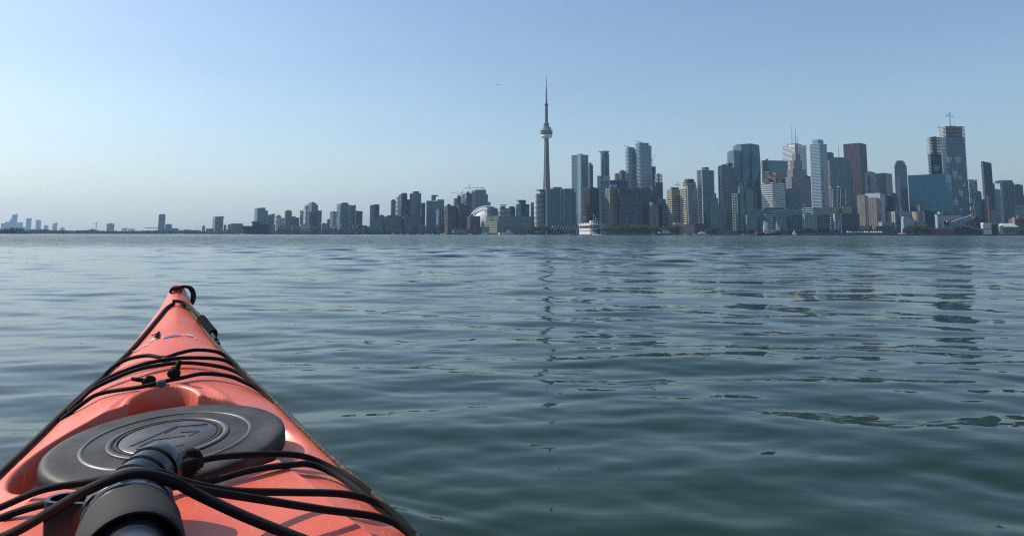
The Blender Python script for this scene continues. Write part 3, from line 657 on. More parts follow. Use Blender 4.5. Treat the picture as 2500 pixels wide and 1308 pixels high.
def B(name, label, Y, vols, core='teal', sl=None, pr=None, caps=(), a=None, cat='building', rnd=None, chamfer=0, poly=None, group=None, top=None, plant=True):
    """one building: vols are (left, near corner, right, roof line) in the photograph's pixels at the distance Y"""
    G = lambda k: (MG.get(k) if k in MG else MW[k]) if isinstance(k, str) else k
    core_m = MG[core] if core in MG else MW[core]
    if core.startswith('w:'): core_m = MW[core[2:]]
    fr0 = frame(Y, *vols[0][:4], a)
    root = empty(name, (fr0[0], fr0[1], ZL), R(fr0[2])); tag(root, label, cat, group)
    rg = random.Random(NB[0]); NB[0] += 1
    for i, vv in enumerate(vols):
        opt = vv[4] if len(vv) > 4 else {}
        dY = opt.get('dy', 0)
        fr = frame(Y + dY, *vv[:4], fr0[2])
        cm = opt.get('core'); cm = G(cm) if cm else core_m
        s_ = opt.get('sl', sl); p_ = opt.get('pr', pr)
        s_ = (s_[0], s_[1], s_[2], G(s_[3]), *s_[4:]) if s_ else None
        p_ = (p_[0], p_[1], p_[2], G(p_[3])) if p_ else None
        P, h, mpp = vol(root, fr, cm, s_, p_, Y + dY, rnd=opt.get('rnd', rnd), chamfer=opt.get('chamfer', chamfer), poly=opt.get('poly', poly), lab=opt.get('lab'), part=opt.get('part', 'facade'), top=opt.get('top', top))
        fw = fr[3]; fd = fr[4]
        if plant and not opt.get('noplant') and not caps and not top and vv[2] - vv[0] > 11 and opt.get('plant', True):
            xs = [p[0] for p in P]; ys = [p[1] for p in P]; x0, x1, y0, y1 = min(xs), max(xs), min(ys), max(ys); W, D = x1-x0, y1-y0
            m = MB(); f0 = rg.uniform(.12, .4); f1 = rg.uniform(.6, .88)
            m.box(x0+W*f0, x0+W*f1, y0+D*.25, y0+D*.7, h, h + mpp*rg.uniform(1.2, 2.6))
            m.box(x0+W*.1, x0+W*.1+2.2*mpp, y0+D*.2, y0+D*.5, h, h + mpp*1.0)
            m.build('roof_plant', MW['slate'], root)
    for c in caps:
        xa, xb, yc, mat = c[:4]; yb = c[4] if len(c) > 4 else vols[0][3]; dep = c[5] if len(c) > 5 else .5
        Yc = Y + (c[6] if len(c) > 6 else 4)
        xA, xB = proj_x(xa, yc, Yc)[0], proj_x(xb, yc, Yc)[0]; z1 = PZ((xa+xb)/2, yc, Yc) - ZL; z0 = PZ((xa+xb)/2, yb, Yc) - ZL
        wc = (xB-xA); ca, sa = math.cos(root.rotation_euler.z), math.sin(root.rotation_euler.z)
        # centre of the cap in the root's frame
        wx, wy = (xA+xB)/2 - root.location.x, Yc + wc*dep - root.location.y
        lx, ly = wx*ca + wy*sa, -wx*sa + wy*ca
        k = wc/(abs(ca) + abs(sa)*1.0)
        MB().box(lx-k/2, lx+k/2, ly-k/2, ly+k/2, z0, z1).build('penthouse', G(mat), root)
    return root
# ------------------------------------------------------------------ the skyline, left to right
FAR = 'hazy towers across the bay'
def far_tower(x0, x1, yt, label, Y=8500, top=None, nm='distant_tower', spire=None):
    r = B(nm, label, Y, [(x0, x0, x1, yt)], 'slate', sl=(2.2, .7, .4, 'grey'), a=10, cat='tower', group=FAR, top=top, plant=False)
    if spire:
        m = MB(); x, z0 = proj_x(spire[0], yt, Y); z1 = PZ(spire[0], spire[1], Y)
        m.cone(x - r.location.x, 20, z0 - ZL, z1 - ZL, 6, .5, 6); m.build('spire', MW['slate'], r)
for i, (x0, x1, yt, lb) in enumerate((
    (3, 12, 545, 'lowest stepped tower at the left edge of the hazy cluster'), (13, 23, 541.5, 'second hazy tower from the left edge of the photo'),
    (24, 31, 535, 'hazy tower just left of the tallest one with slanted top'), (38, 42.5, 542, 'slim low slab against the right of the tallest hazy tower'),
    (44.5, 53.5, 543, 'flat topped hazy tower right of the tallest cluster'), (53, 64, 554, 'low wide hazy block between two taller slabs'),
    (88, 98, 537, 'lone square hazy slab with gaps on both sides'), (108, 116, 550, 'small lone hazy slab, lowest of the far slabs'),
    (76, 84, 560, 'tiny low block beside the hazy twin slab'), (187, 199, 562, 'low flat hazy block left of the wind turbine'), (201, 211, 562, 'low rounded hazy block nearest left of the wind turbine'),
    (157, 166, 563, 'very low hazy shed right of the domed tower'), (297, 303, 557, 'tiny hazy tower, left one of a close pair'), (304.5, 310, 556, 'tiny hazy tower, right one of a close pair'), (313, 327, 558.5, 'low long hazy block right of the tiny tower pair'))):
    far_tower(x0, x1, yt, lb)
far_tower(30, 40, 524, 'tallest hazy tower at far left with slanted curved top', top=[-2, 2, 2, -2])
far_tower(129, 138, 545, 'hazy tower with sloping roof between the gaps', top=[-1.5, 1.2, 1.2, -1.5])
far_tower(147, 156, 556, 'small hazy tower with pointed dome', spire=(151.5, 550.5))
far_tower(64.5, 74.5, 533, 'tall hazy slab, second highest at far left')
far_tower(261, 276, 546, 'isolated blue tower with peaked roof right of the turbine', Y=5200, spire=(268.5, 543))
B('apartment_tower', 'grey slab tower standing alone with pale left side', 3600, [(382, 388, 404, 524), (404, 404.5, 420, 547, {'dy': 60}), (419, 419.5, 436, 557, {'dy': 80})], 'blue', (3, 1, .5, 'slate'), caps=((387, 402, 522.5, 'dark', 526),), a=24)
B('canopy_hall', 'long low hall with a thin flat canopy left of the lone slab tower', 3500, [(346, 346.5, 383, 563)], 'slate', caps=((345, 383, 556, 'grey', 557.5),), plant=False)
B('small_tower', 'small pointed tower above the low sheds', 4300, [(493, 493.5, 501, 553)], 'slate', caps=((495, 499, 549.5, 'slate'),), plant=False)
B('office_block', 'dark cubic block with lighter left side standing alone', 3000, [(520, 526, 546, 529)], 'teal', (3, 1, .4, 'slate'), caps=((526, 545, 528, 'dark', 531),))
for x0, x1, yt, lb, co in ((437, 470, 562, 'long low shed right of the grey slab tower', 'slate'), (463, 493, 564, 'low dark shed with pale roof before the small pointed tower', 'navy'), (503, 522, 558, 'low block against the left foot of the cubic block', 'slate'),
                           (556, 580, 548, 'broad low block right of the cubic block', 'grey'), (574, 593, 545.5, 'broad block with sloping roof left of the navy silos', 'slate'), (546, 553, 549, 'narrow low block between two broad blocks', 'slate'),
                           (500, 533, 567, 'long white roofed boathouse near the waterline', 'grey'), (594, 612, 553, 'low roof before the left end of the navy silos', 'slate')):
    B('low_building', lb, 2700 if x0 > 499 else 3000, [(x0, x0 + .5, x1, yt)], co, (3, .8, .3, 'grey'), plant=x1 - x0 > 20)
si = empty('grain_silos', (PX(592, 1720), 1720, ZL), 0); tag(si, 'navy blue windowless grain silos standing at the water', 'silos')
def silo_block(x0, x1, yt, dy=0):
    Y = 1720 + dy; xa, z = proj_x(x0, yt, Y); xb = proj_x(x1, yt, Y)[0]; m = MB(); n = max(2, round((xb-xa)/9)); r = (xb-xa)/n/2
    for i in range(n): m.cone(xa + r + 2*r*i - si.location.x, r + dy, 0, z - ZL - 4, r*1.01, r*1.01, 12)
    m.build('silo_row', MW['navy'], si, smooth=True, auto=40)
    MB().box(xa - si.location.x, xb - si.location.x, dy - .3, dy + 2*r + 10, z - ZL - 4.2, z - ZL).build('head_house', MW['navy'], si)
silo_block(592, 655, 551.5); silo_block(615, 633, 540.5, 16); silo_block(636, 656, 546.5, 8)
B('apartment_tower', 'broad tower with two pale corner strips behind the navy silos', 2600, [(622, 629, 648, 508), (647, 647.5, 654.5, 514, {'dy': 12})], 'blue', (3, 1, .5, 'slate'), caps=((629, 647, 507, 'dark', 510),))
B('office_block', 'wedge topped block right of the broad tower', 2700, [(654, 654.5, 671, 524)], 'slate', (3, 1, .4, 'grey'), top=[-1, 3, 3, -1])
B('apartment_block', 'round topped grey block with white balconies', 2500, [(672, 676, 688, 527), (688, 688.5, 697, 532)], 'grey', (3, 1, .7, 'white'), chamfer=.25)
B('apartment_tower', 'slim dark tower left of the low stepped blocks', 2300, [(696, 698, 713, 515), (712, 712.5, 722, 528, {'dy': 10}), (721, 721.5, 731, 531, {'dy': 20})], 'blue', (3, .9, .4, 'slate'))
B('apartment_tower', 'dark tower with pale left edge at the left of a light pair', 2450, [(733, 737, 744, 514)], 'blue', (3, 1, .5, 'grey'))
B('apartment_tower', 'pale narrow tower against the taller two tone tower', 2350, [(742, 747, 754, 502)], 'mid', (3, 1.2, .6, 'white'))
B('apartment_tower', 'two tone tower with bright left face, highest of its group', 2250, [(753, 762, 772.5, 495), (772, 772.5, 776.5, 500, {'dy': 14})], 'blue', (3, 1, .5, 'grey'))
B('apartment_tower', 'dark tower right of the two tone tower', 2300, [(775, 776, 786, 514)], 'blue', (3, 1, .4, 'slate'))
B('office_block', 'navy curved block in front of the two tone tower', 2100, [(753, 755, 776, 518)], 'navy', (3, .8, .3, 'slate'), chamfer=.2)
B('low_building', 'long dark low block in the gap of the left skyline', 2300, [(786, 786.5, 801, 546)], 'slate', (3, 1, .3, 'grey'))
B('apartment_block', 'short stepped dark block left of the peaked tower', 2250, [(799, 799.5, 807, 535)], 'slate', (3, 1, .3, 'grey'))
B('apartment_tower', 'dark tower with peaked corner beside the wide slope topped tower', 2200, [(806, 814, 824, 516)], 'blue', (3, 1, .4, 'slate'), top=[1, -2, -3, -2], plant=False)
B('apartment_tower', 'wide tower with sloping roof and pale left edge', 2050, [(823, 832, 851, 497), (850.5, 851, 857.5, 500, {'core': 'pale', 'dy': 10})], 'blue', (3, .9, .4, 'slate'), top=None, caps=((832, 848, 494.5, 'slate'),), plant=False)
B('apartment_tower', 'slim dark tower with slanted top right of the sloping roof tower', 2150, [(857, 857.5, 869, 501)], 'blue', (3, 1, .4, 'slate'), top=[-1.5, 1.5, 1.5, -1.5])
B('apartment_tower', 'lower dark tower ending the left group before a sky gap', 2100, [(869, 869.5, 885.5, 515)], 'navy', (3, .9, .4, 'slate'), top=[1, -1, -1, 1])
for x0, x1, yt, lb, co in ((655, 672, 548, 'pale low block right of the navy silos', 'beige'), (676, 697, 552, 'grey terrace block under the round topped block', 'grey'), (712, 733, 551, 'low stone block right of the slim dark tower', 'grey'),
                           (733, 758, 549, 'terrace with white balconies under the light pair', 'mid'), (757, 778, 553, 'grey terrace with pale roof edge below the navy block', 'grey'), (786, 806, 551, 'terraced block with white corner below the sky gap', 'grey'),
                           (806, 824, 549, 'pale stepped terrace below the peaked tower', 'mid'), (868, 886, 549, 'dim terrace block below the lower dark tower', 'slate'), (887, 896, 550, 'small dark block in the sky gap', 'slate'), (894, 904, 553, 'small block with pale edge left of the two face tower', 'grey')):
    B('terrace_block', lb, 1850, [(x0, x0 + 3, x1, yt)], co, (3.5, 1.2, .8, 'white' if co == 'mid' else 'grey'))
def slope_house(x0, x1, yt, yb, lb):
    Y = 1790; xa, z = proj_x(x0, yt, Y); xb = proj_x(x1, yt, Y)[0]; w = xb - xa; r = empty('stepped_house', (xa, Y, ZL), R(8)); tag(r, lb, 'building'); h = z - ZL
    MB().add([(0,0,0),(w*.7,0,0),(w,0,h*.92),(w*.55,0,h),(0,14,0),(w*.7,14,0),(w,14,h*.92),(w*.55,14,h)], [(0,1,2,3),(7,6,5,4),(0,3,7,4),(1,5,6,2),(3,2,6,7)]).build('wall', MW['slate'], r)
    MB().add([(-.5,-.5,h*.15),(w*.55,-.5,h*1.02),(w*.55,14,h*1.02),(-.5,14,h*.15),(-.5,-.5,h*.0),(w*.55,-.5,h*.86),(w*.55,14,h*.86),(-.5,14,0)], [(0,1,2,3),(4,7,6,5),(0,4,5,1),(1,5,6,2)]).build('roof', MW['white'], r)
slope_house(825, 842, 545, 563, 'house with bright white slanting roof at the left waterfront'); slope_house(857, 870, 545, 558, 'second white slanting roof house, right of the first')
B('apartment_tower', 'two face tower standing alone right of the sky gap', 2000, [(904, 914, 926.5, 500)], 'grey', (3, 1, .4, 'grey'), caps=((910, 925, 499, 'slate', 502),))
B('apartment_block', 'dark podium block with pale columns under the two face tower', 1750, [(907, 910, 938, 534), (926, 926.5, 938, 525.5, {'dy': 14})], 'blue', None, (4, 1, .5, 'grey'))
B('apartment_block', 'long slate apartment slab with lighter left end', 1740, [(936, 942, 980, 528)], 'blue', (3.2, .9, .5, 'slate'), (6, .8, .4, 'slate'))
B('apartment_block', 'long slate apartment slab with a bright left end wall', 1735, [(983, 989, 1028.5, 527.5)], 'blue', (3.2, .9, .5, 'slate'), (6, .8, .4, 'slate'))
CONDO = dict(sl=(3.2, 1.1, .9, 'grey'))
B('condo_tower', 'shorter blue tower at the left of a tight tower group', 2050, [(954, 956, 967.5, 489)], 'blue', **CONDO)
B('condo_tower', 'striped pale tower wedged left of a flat capped tower', 2000, [(967, 972, 977, 480)], 'mid', (3.2, 1.1, .9, 'white'))
B('condo_tower', 'flat capped dark tower in the tight tower group', 1950, [(975, 981, 994, 474), (993.5, 994, 1002, 487, {'dy': 12})], 'blue', **CONDO, pr=(5, .8, .6, 'grey'), caps=((977, 993, 471, 'dark', 478),))
B('condo_tower', 'tallest tower of the tight group with rounded crown and pale ribs', 1900, [(1001, 1008, 1028.5, 471.5)], 'blue', (3.2, 1, .9, 'grey'), (6, 1.2, .9, 'grey'), chamfer=.12, caps=((1006, 1023, 467, 'slate', 472),))
B('condo_tower', 'low slate tower against the right of the rounded crown tower', 1950, [(1028, 1029, 1038.5, 495)], 'blue', (3.2, 1.2, .6, 'slate'))
B('condo_tower', 'wide tower with a raised dark box on its roof', 1850, [(1042, 1045, 1072, 490), (1068, 1070, 1084.5, 487, {'dy': 8, 'chamfer': .2})], 'grey', (3.2, 1, .9, 'grey'), (7, 1, .7, 'grey'), caps=((1051, 1070, 476, 'dark', 479), (1052, 1064, 479, 'mid', 489)))
B('condo_tower', 'slim front tower with two bright vertical strips', 1760, [(1066, 1071, 1086, 512)], 'blue', (3.2, .8, .5, 'slate'), (8, 2, .8, 'lblue'))
B('brick_tower', 'brown tower with bright left edges, left one of two', 1650, [(1086, 1094, 1113, 502)], 'w:brown' if False else 'dark', (3.4, 1.7, .5, 'brown'), (5, 1.6, .6, 'brown'), caps=((1091, 1100, 498, 'brown'),))
B('brick_tower', 'brown tower with bright left edges, right one of two', 1645, [(1113, 1121, 1146, 500)], 'dark', (3.4, 1.7, .5, 'brown'), (5, 1.6, .6, 'brown'), caps=((1122, 1132, 497, 'brown'),))
B('brick_block', 'smaller brown block before the white dome', 1600, [(1141, 1149, 1172, 527)], 'dark', (3.4, 1.7, .5, 'brown'), (5, 1.6, .6, 'brown'), caps=((1148, 1155, 523, 'brown'),))
B('glass_tower', 'low blue tower behind the brown pair, leftmost of four', 2150, [(1107, 1110, 1118, 484)], 'grey', (3.2, 1, .5, 'grey'))
B('glass_tower', 'blue tower with a crane over it behind the brown pair', 2200, [(1115, 1118, 1127, 479.5)], 'blue', (3.2, 1, .5, 'slate'))
B('glass_tower', 'unfinished tower with pale left face left of the wide teal block', 2180, [(1126, 1132, 1139, 476)], 'mid', (3.2, 1, .5, 'slate'))
B('glass_tower', 'dark tower with roof box adjoining the wide teal block', 2100, [(1134, 1139, 1151, 471)], 'blue', (3.2, .9, .5, 'slate'), caps=((1138, 1146, 468, 'dark'),))
B('glass_tower', 'wide teal glass block with bright left face above the dome', 2050, [(1151, 1160, 1187, 463), (1186, 1186.5, 1191.5, 474, {'dy': 10})], 'teal', (3.4, .6, .2, 'slate'), a=14, plant=False)
B('glass_tower', 'short tower peeping out right of the wide teal block', 2150, [(1190, 1192, 1197.5, 493)], 'grey', (3.2, 1, .5, 'grey'))
# white domed stadium
def stadium():
    Y = 1950; xa, z = proj_x(1140, 504, Y); xb = proj_x(1236, 504, Y)[0]; rad = (xb - xa)/2; cx = (xa+xb)/2; H = z - ZL
    r = empty('domed_stadium', (cx, Y + rad, ZL)); tag(r, 'white domed stadium roof showing between brown and grey blocks', 'stadium')
    def shell(name, r0, hb, ht, a0, a1, mat):
        m = MB(); nu, nv = 40, 14; V = []
        for j in range(nv+1):
            e = math.pi/2*j/nv
            for i in range(nu+1):
                t = R(a0 + (a1-a0)*i/nu); V.append((r0*math.cos(e)*math.cos(t), r0*math.cos(e)*math.sin(t), hb + (ht-hb)*math.sin(e)))
        m.v = V; W = nu+1
        for j in range(nv):
            for i in range(nu): m.f.append((j*W+i, j*W+i+1, (j+1)*W+i+1, (j+1)*W+i))
        m.build(name, mat, r, smooth=True)
    mw = plain('white_membrane', (.68, .69, .70), .55, .05, .02)
    shell('dome_panel', rad, 18, H, 180, 360, mw); shell('dome_panel', rad*.97, 16, H*.985, 0, 180, mw)
    # raised arch band and lower fixed panel
    for k, (rr, y0, hh, th) in enumerate(((rad*1.02, -rad*.30, H*.97, 5.0), (rad*.99, -rad*.52, H*.84, 3.5))):
        pts = [(rr*math.cos(t)*.98, y0, 16 + (hh-12)*math.sin(t)) for t in np.linspace(.08, math.pi-.08, 30)]
        MB().tube(pts, th*.5, 6).build('arch_band', plain('grey_membrane', (.60, .61, .63), .6, .05, .02) if k else mw, r, smooth=True)
    MB().cone(0, 0, 0, 19, rad*1.01, rad*1.01, 48).build('wall', MW['grey'], r)
stadium()
B('roof_house', 'small tan block above the dome edge', 2080, [(1174, 1175, 1187.5, 499.5)], 'beige', None, None, plant=False)
B('condo_tower', 'striped pale condo at the dome edge behind the long terminal', 1720, [(1184, 1190, 1197, 506)], 'mid', (3, 1.2, .9, 'white'))
B('condo_tower', 'slate condo behind the terminal, second from the dome', 1760, [(1196, 1197, 1213.5, 508)], 'blue', (3, .9, .6, 'slate'), caps=((1196, 1206, 505, 'slate'),))
B('condo_tower', 'condo with a slanted pale roof plate behind the terminal', 1740, [(1212, 1222, 1246, 508)], 'grey', (3, 1.1, .8, 'white'), caps=((1221, 1234, 503, 'slate'), (1220, 1237, 499.5, 'grey', 501.5)))
B('condo_tower', 'plain slate condo left of the wide round fronted condo', 1780, [(1243, 1244, 1258, 505)], 'blue', (3, .9, .5, 'slate'))
B('condo_tower', 'wide round fronted condo with flat roof plate behind the terminal', 1700, [(1258, 1266, 1294.5, 498)], 'blue', (3, 1, 1.0, 'grey'), chamfer=.25, caps=((1266, 1284, 490, 'slate'), (1261, 1285, 488.2, 'slate', 490.4)))
B('condo_tower', 'narrow tower in the sky gap left of the teal slabs', 1900, [(1296, 1297, 1303.5, 494.5)], 'grey', (3, 1, .5, 'grey'))
# long terminal warehouse
qt = B('terminal_building', 'long pale warehouse terminal with green glass top floors', 1540, [(1177, 1214, 1306, 540.5)], 'teal', (4.2, 1.7, .5, 'sage'), (5.4, 1.7, .7, 'sage'), a=27, plant=False)
f2 = frame(1546, 1188, 1217, 1305, 527, 27); vol(qt, f2, MG['green'], (3.4, .6, .4, MW['sgrn']), (7, .9, .5, MW['sgrn']), 1546, part='glass_floors')
B('boat_shed', 'small teal shed at the left foot of the terminal', 1500, [(1175, 1176, 1194, 553)], 'sgrn', None, (3, .5, .2, 'teal'), plant=False)
for x0, x1, yt, lb, co in ((1020, 1045, 551, 'pale low hall left of the brown towers', 'grey'), (1044, 1066, 553, 'low hall with white roof edge by the marina', 'slate'), (1066, 1096, 549, 'dark slanted low block by the marina', 'dark'),
                           (1105, 1140, 560, 'tan low shed under the brown towers', 'tan'), (1139, 1165, 559, 'dark red low shed left of the terminal', 'brick'), (1158, 1176, 556, 'brick low house beside the terminal shed', 'brick')):
    B('low_building', lb, 1530 if x0 > 1100 else 1700, [(x0, x0 + 2, x1, yt)], co, (3.5, .8, .4, 'grey'), plant=x1 - x0 > 22)
# teal slabs in front of the spire
B('condo_tower', 'curved pale balcony end of the teal slabs with thin roof plate', 1560, [(1304, 1311, 1319, 472, {'chamfer': .3}), (1317, 1319, 1331.5, 466.5)], 'grey', (3.0, 1.2, 1.0, 'white'), caps=((1308, 1334, 462.6, 'slate', 464.6), (1312, 1330, 464.6, 'dark', 467)))
sl_ = B('condo_slab', 'dark teal glass slab before the foot of the spire', 1545, [(1329, 1334, 1372.5, 461)], 'teal', (3.2, .5, .25, 'slate'), (4.5, .45, .3, 'teal'), caps=((1348, 1372, 456.5, 'teal', 461), (1331, 1339, 458, 'sgrn', 463)))
def strip(root, px, y0, y1, Y, wpx, mat, name='corner_strip', proud=1.2):
    xa, z1 = proj_x(px, y0, Y); z0 = max(ZL, PZ(px, y1, Y)); ca, sa = math.cos(root.rotation_euler.z), math.sin(root.rotation_euler.z)
    dx, dy = xa - root.location.x, Y - root.location.y; lx, ly = dx*ca + dy*sa, -dx*sa + dy*ca; w = wpx*Y/F
    MB().box(lx - w/2, lx + w/2, ly - proud, ly + .5, z0 - ZL, z1 - ZL).build(name, mat, root)
strip(sl_, 1334.5, 462, 571, 1544, 3, MW['lblue'])
s2 = B('condo_slab', 'dark teal glass slab with twin pale strips, right of its twin', 1552, [(1366, 1374, 1402, 461), (1401, 1401.5, 1405.5, 470, {'dy': 6})], 'teal', (3.2, .5, .25, 'slate'), (4.5, .45, .3, 'teal'), caps=((1376, 1402, 460.4, 'slate', 462.4), (1366, 1376, 461.2, 'sgrn', 467)))
strip(s2, 1369, 462, 542, 1549, 2.2, MW['lblue']); strip(s2, 1375.5, 464, 542, 1550, 2.6, MW['lblue'])
def sloped_gallery():
    Y = 1500; xa, zt = proj_x(1343, 550, Y); xb = proj_x(1414, 550, Y)[0]; r = empty('sloped_gallery', (xa, Y, ZL)); tag(r, 'low gallery with slanting white roof struts behind shoreline trees', 'building'); w = xb - xa; h = zt - ZL
    MB().add([(0,0,0),(w,0,0),(w,18,0),(0,18,0),(w*.09,6,h),(w,6,h),(w,18,h),(w*.09,18,h)], [(0,1,5,4),(1,2,6,5),(3,7,6,2),(0,4,7,3),(4,5,6,7)]).build('glass_front', MG['dark'], r)
    MB().bar((w*.08, 5.6, h+.3), (w, 5.6, h+.3), 1.6, 1.0).build('roof_beam', MW['grey'], r)
    for i in range(10):
        x = w*(.02 + .098*i); MB().bar((x, -.6, h*.1), (x + w*.085, 5.4, h*.95), .9, .9).build('roof_strut', MW['ste2'], r)
sloped_gallery()
# ---- communications spire
def spire():
    Y = 2566; x0 = proj_x(1334.5, 400, Y)[0]; r = empty('observation_tower', (x0, Y, ZL)); tag(r, 'tall concrete needle tower with round observation pod', 'tower')
    def Zp(y): return PZ(1333, y, Y) - ZL
    mpp = Y/F; mc = plain('spire_concrete', (.070, .073, .078), .85, .10, .02)
    # three-legged tapering shaft
    m = MB(); rows = []
    for y, hw in ((571, 14), (520, 12.0), (480, 10.2), (455, 9.0), (420, 7.6), (390, 6.6), (360, 5.9), (337, 5.5)):
        rr = hw*mpp*1.02; core = rr*.55; ring = []
        for k in range(3):
            t = R(-95 + 120*k)
            for dt, q in ((-.20, rr), (.20, rr), (.75, core), (1.34, core)): ring.append((q*math.cos(t+dt), q*math.sin(t+dt), Zp(y)))
        rows.append(ring)
    n = len(rows[0]); m.v = [p for q in rows for p in q]
    for j in range(len(rows)-1):
        for i in range(n): m.f.append((j*n+i, j*n+(i+1)%n, (j+1)*n+(i+1)%n, (j+1)*n+i))
    m.build('shaft', mc, r)
    L = lambda pr: [(w*mpp, Zp(y)) for w, y in pr]
    MB().lathe(L([(5.5, 337.5), (11, 336.6), (14.2, 334.6), (14.6, 332), (13.5, 329.6), (11, 329.4)]), n=40).build('radome', plain('radome_white', (.62,.63,.64), .5, .05, .05), r, smooth=True, auto=40)
    MB().lathe(L([(12, 329.4), (14.8, 328.6), (15.2, 325.5), (14.6, 325.2)]), n=40).build('lower_deck', MW['slate'], r, smooth=True, auto=40)
    MB().lathe(L([(13.8, 325.2), (14.6, 324.5), (14.6, 322.8), (13.8, 322.4)]), n=40).build('window_band', MG['dark'], r, smooth=True, auto=40)
    MB().lathe(L([(14.6, 322.4), (15.4, 321.2), (15.6, 318.8), (13.2, 317.4), (11.8, 316.6), (11.4, 313.2), (10.6, 311.2), (6, 310.2)]), n=40).build('upper_deck', plain('pod_grey', (.17,.17,.18), .5, .1, .05), r, smooth=True, auto=40)
    MB().lathe(L([(6, 310.2), (5.8, 302), (4.0, 301)]), n=24).build('machine_floor', MW['slate'], r, smooth=True, auto=40)
    MB().lathe(L([(3.9, 301.5), (3.7, 275), (3.5, 259), (4.8, 257.5), (5.0, 256), (4.0, 254), (2.6, 252.6)]), n=24).build('neck', mc, r, smooth=True, auto=40)
    MB().lathe(L([(2.6, 252.8), (2.1, 240), (1.9, 226), (2.4, 225.5), (2.3, 224), (1.5, 223.6), (1.4, 214.5), (1.8, 214), (1.5, 213), (.85, 212.5), (.8, 199), (.6, 190), (.45, 183.5)]), n=16).build('antenna_mast', plain('mast_grey', (.16,.17,.19), .5, .1, .05), r, smooth=True, auto=40)
    el = MB()
    for k, (dx, y0, y1) in enumerate(((5.2, 304.5, 300.8), (-5.2, 304.5, 301.2), (4.6, 310, 305), (-6.2, 310, 306))): el.cone(dx*mpp, -2, Zp(y0), Zp(y1), 2.4, 2.2, 8)
    el.build('dish_array', MW['grey'], r)
spire()
# ---- centre group
t1 = B('glass_tower', 'tall pale curtain wall tower right of the spire', 1950, [(1395.5, 1418, 1436, 377)], 'blue', (3.6, .9, .6, 'slate'), None, plant=False, a=38)
f = frame(1948, 1395.5, 1417.5, 1421, 375, 38); vol(t1, f, MG['pale'], (3.6, .35, .15, MW['lblue']), (3.4, .45, .2, MW['lblue']), 1948, part='curtain_wall')
B('condo_tower', 'slim tower with capped roof behind the pale curtain wall tower', 2050, [(1435, 1439, 1447.5, 402)], 'grey', (3.4, 1.1, .7, 'grey'), caps=((1436.5, 1446, 397.6, 'slate', 399), (1438, 1444, 399, 'grey')))
B('round_tower', 'cylindrical tower with a disc shaped roof', 2000, [(1462, 1476, 1491.5, 375)], 'blue', (3.4, .9, .6, 'grey'), rnd=True, a=40, caps=((1467, 1487, 370.5, 'slate'), (1463.5, 1490, 367.8, 'grey', 370.2)))
bk = B('office_building', 'light blue office building with dark round emblem near its roof', 1720, [(1457, 1458, 1489, 429)], 'lblue', (4, .25, .05, 'lblue'), None, plant=False, a=12)
strip(bk, 1478, 441.5, 545, 1719, 18, MG['mid'], 'recessed_panel', proud=-.1 + 1.0)
strip(bk, 1482, 441, 446, 1717.5, 3.5, MG['dark'], 'window', proud=.6)
def ring_mark(root, px, py, Y, rpx, mat, name='emblem', rot=12):
    xa, z = proj_x(px, py, Y); ca, sa = math.cos(root.rotation_euler.z), math.sin(root.rotation_euler.z)
    dx, dy = xa - root.location.x, Y - root.location.y; lx, ly = dx*ca + dy*sa, -dx*sa + dy*ca; q = Y/F
    m = MB(); m.tube([(lx + rpx*q*math.cos(t), ly - .3, z - ZL + rpx*q*math.sin(t)) for t in np.linspace(0, 2*math.pi, 20, endpoint=False)], rpx*q*.36, 6, closed=True); m.build(name, mat, root)
ring_mark(bk, 1470, 433.2, 1721.5, 2.1, MW['dark'])
B('office_building', 'dark glass wing at the right of the light blue office building', 1740, [(1487, 1488, 1533, 440.5), (1489, 1490, 1506, 451, {'core': 'lblue', 'dy': -8, 'sl': None})], 'navy', (4, .5, .2, 'slate'), None)
B('office_tower', 'beige rounded block behind the light blue office building', 1850, [(1499, 1503, 1514, 425)], 'beige', (3.5, 1.2, .5, 'beige'), None, chamfer=.25)
B('office_tower', 'office tower with pale left side left of the white striped towers', 1900, [(1511, 1517, 1527.5, 417)], 'slate', (3.6, 1.2, .6, 'slate'))
B('office_tower', 'brown gridded office block behind the ferry', 1560, [(1420, 1440, 1462.5, 457.5)], 'dark', (3.6, 1.0, .4, 'brown'), (2.6, .7, .4, 'brown'), a=38)
for lb, xl, xc, xr, yt, cap, Y in (('white striped twin tower, lower left one with dark cap', 1526.5, 1534, 1553, 363.5, (1531, 1550, 359.8), 1900), ('white striped twin tower, taller right one with dark cap', 1552.5, 1562, 1590.5, 354.5, (1555.5, 1585, 348.5), 1880)):
    tw = B('condo_tower', lb, Y, [(xl, xc, xr, yt)], 'grey', (3.4, 1.45, 1.4, 'lblue'), None, chamfer=.12, caps=((*cap, 'dark', yt),))
    m = MB(); xa, z = proj_x((cap[0]+cap[1])/2, cap[2], Y + 14); m.bar((xa - 16 - tw.location.x, 14, z - ZL + 4), (xa + 2 - tw.location.x, 14, z - ZL + 1), 1.0); m.bar((xa - 4 - tw.location.x, 14, z - ZL), (xa - 4 - tw.location.x, 14, z - ZL + 3.5), 1.4); m.build('window_rig', MW['steel'], tw)
B('unfinished_tower', 'slim dark tower under construction with a luffing crane', 1980, [(1589, 1592, 1600.5, 406.5)], 'navy', (3.4, 1, .6, 'slate'), None, plant=False)
un = B('unfinished_tower', 'unfinished stepped block with open floor slabs', 1920, [(1598, 1601, 1618, 445)], 'navy', (3.4, .9, .5, 'slate'), None, plant=False)
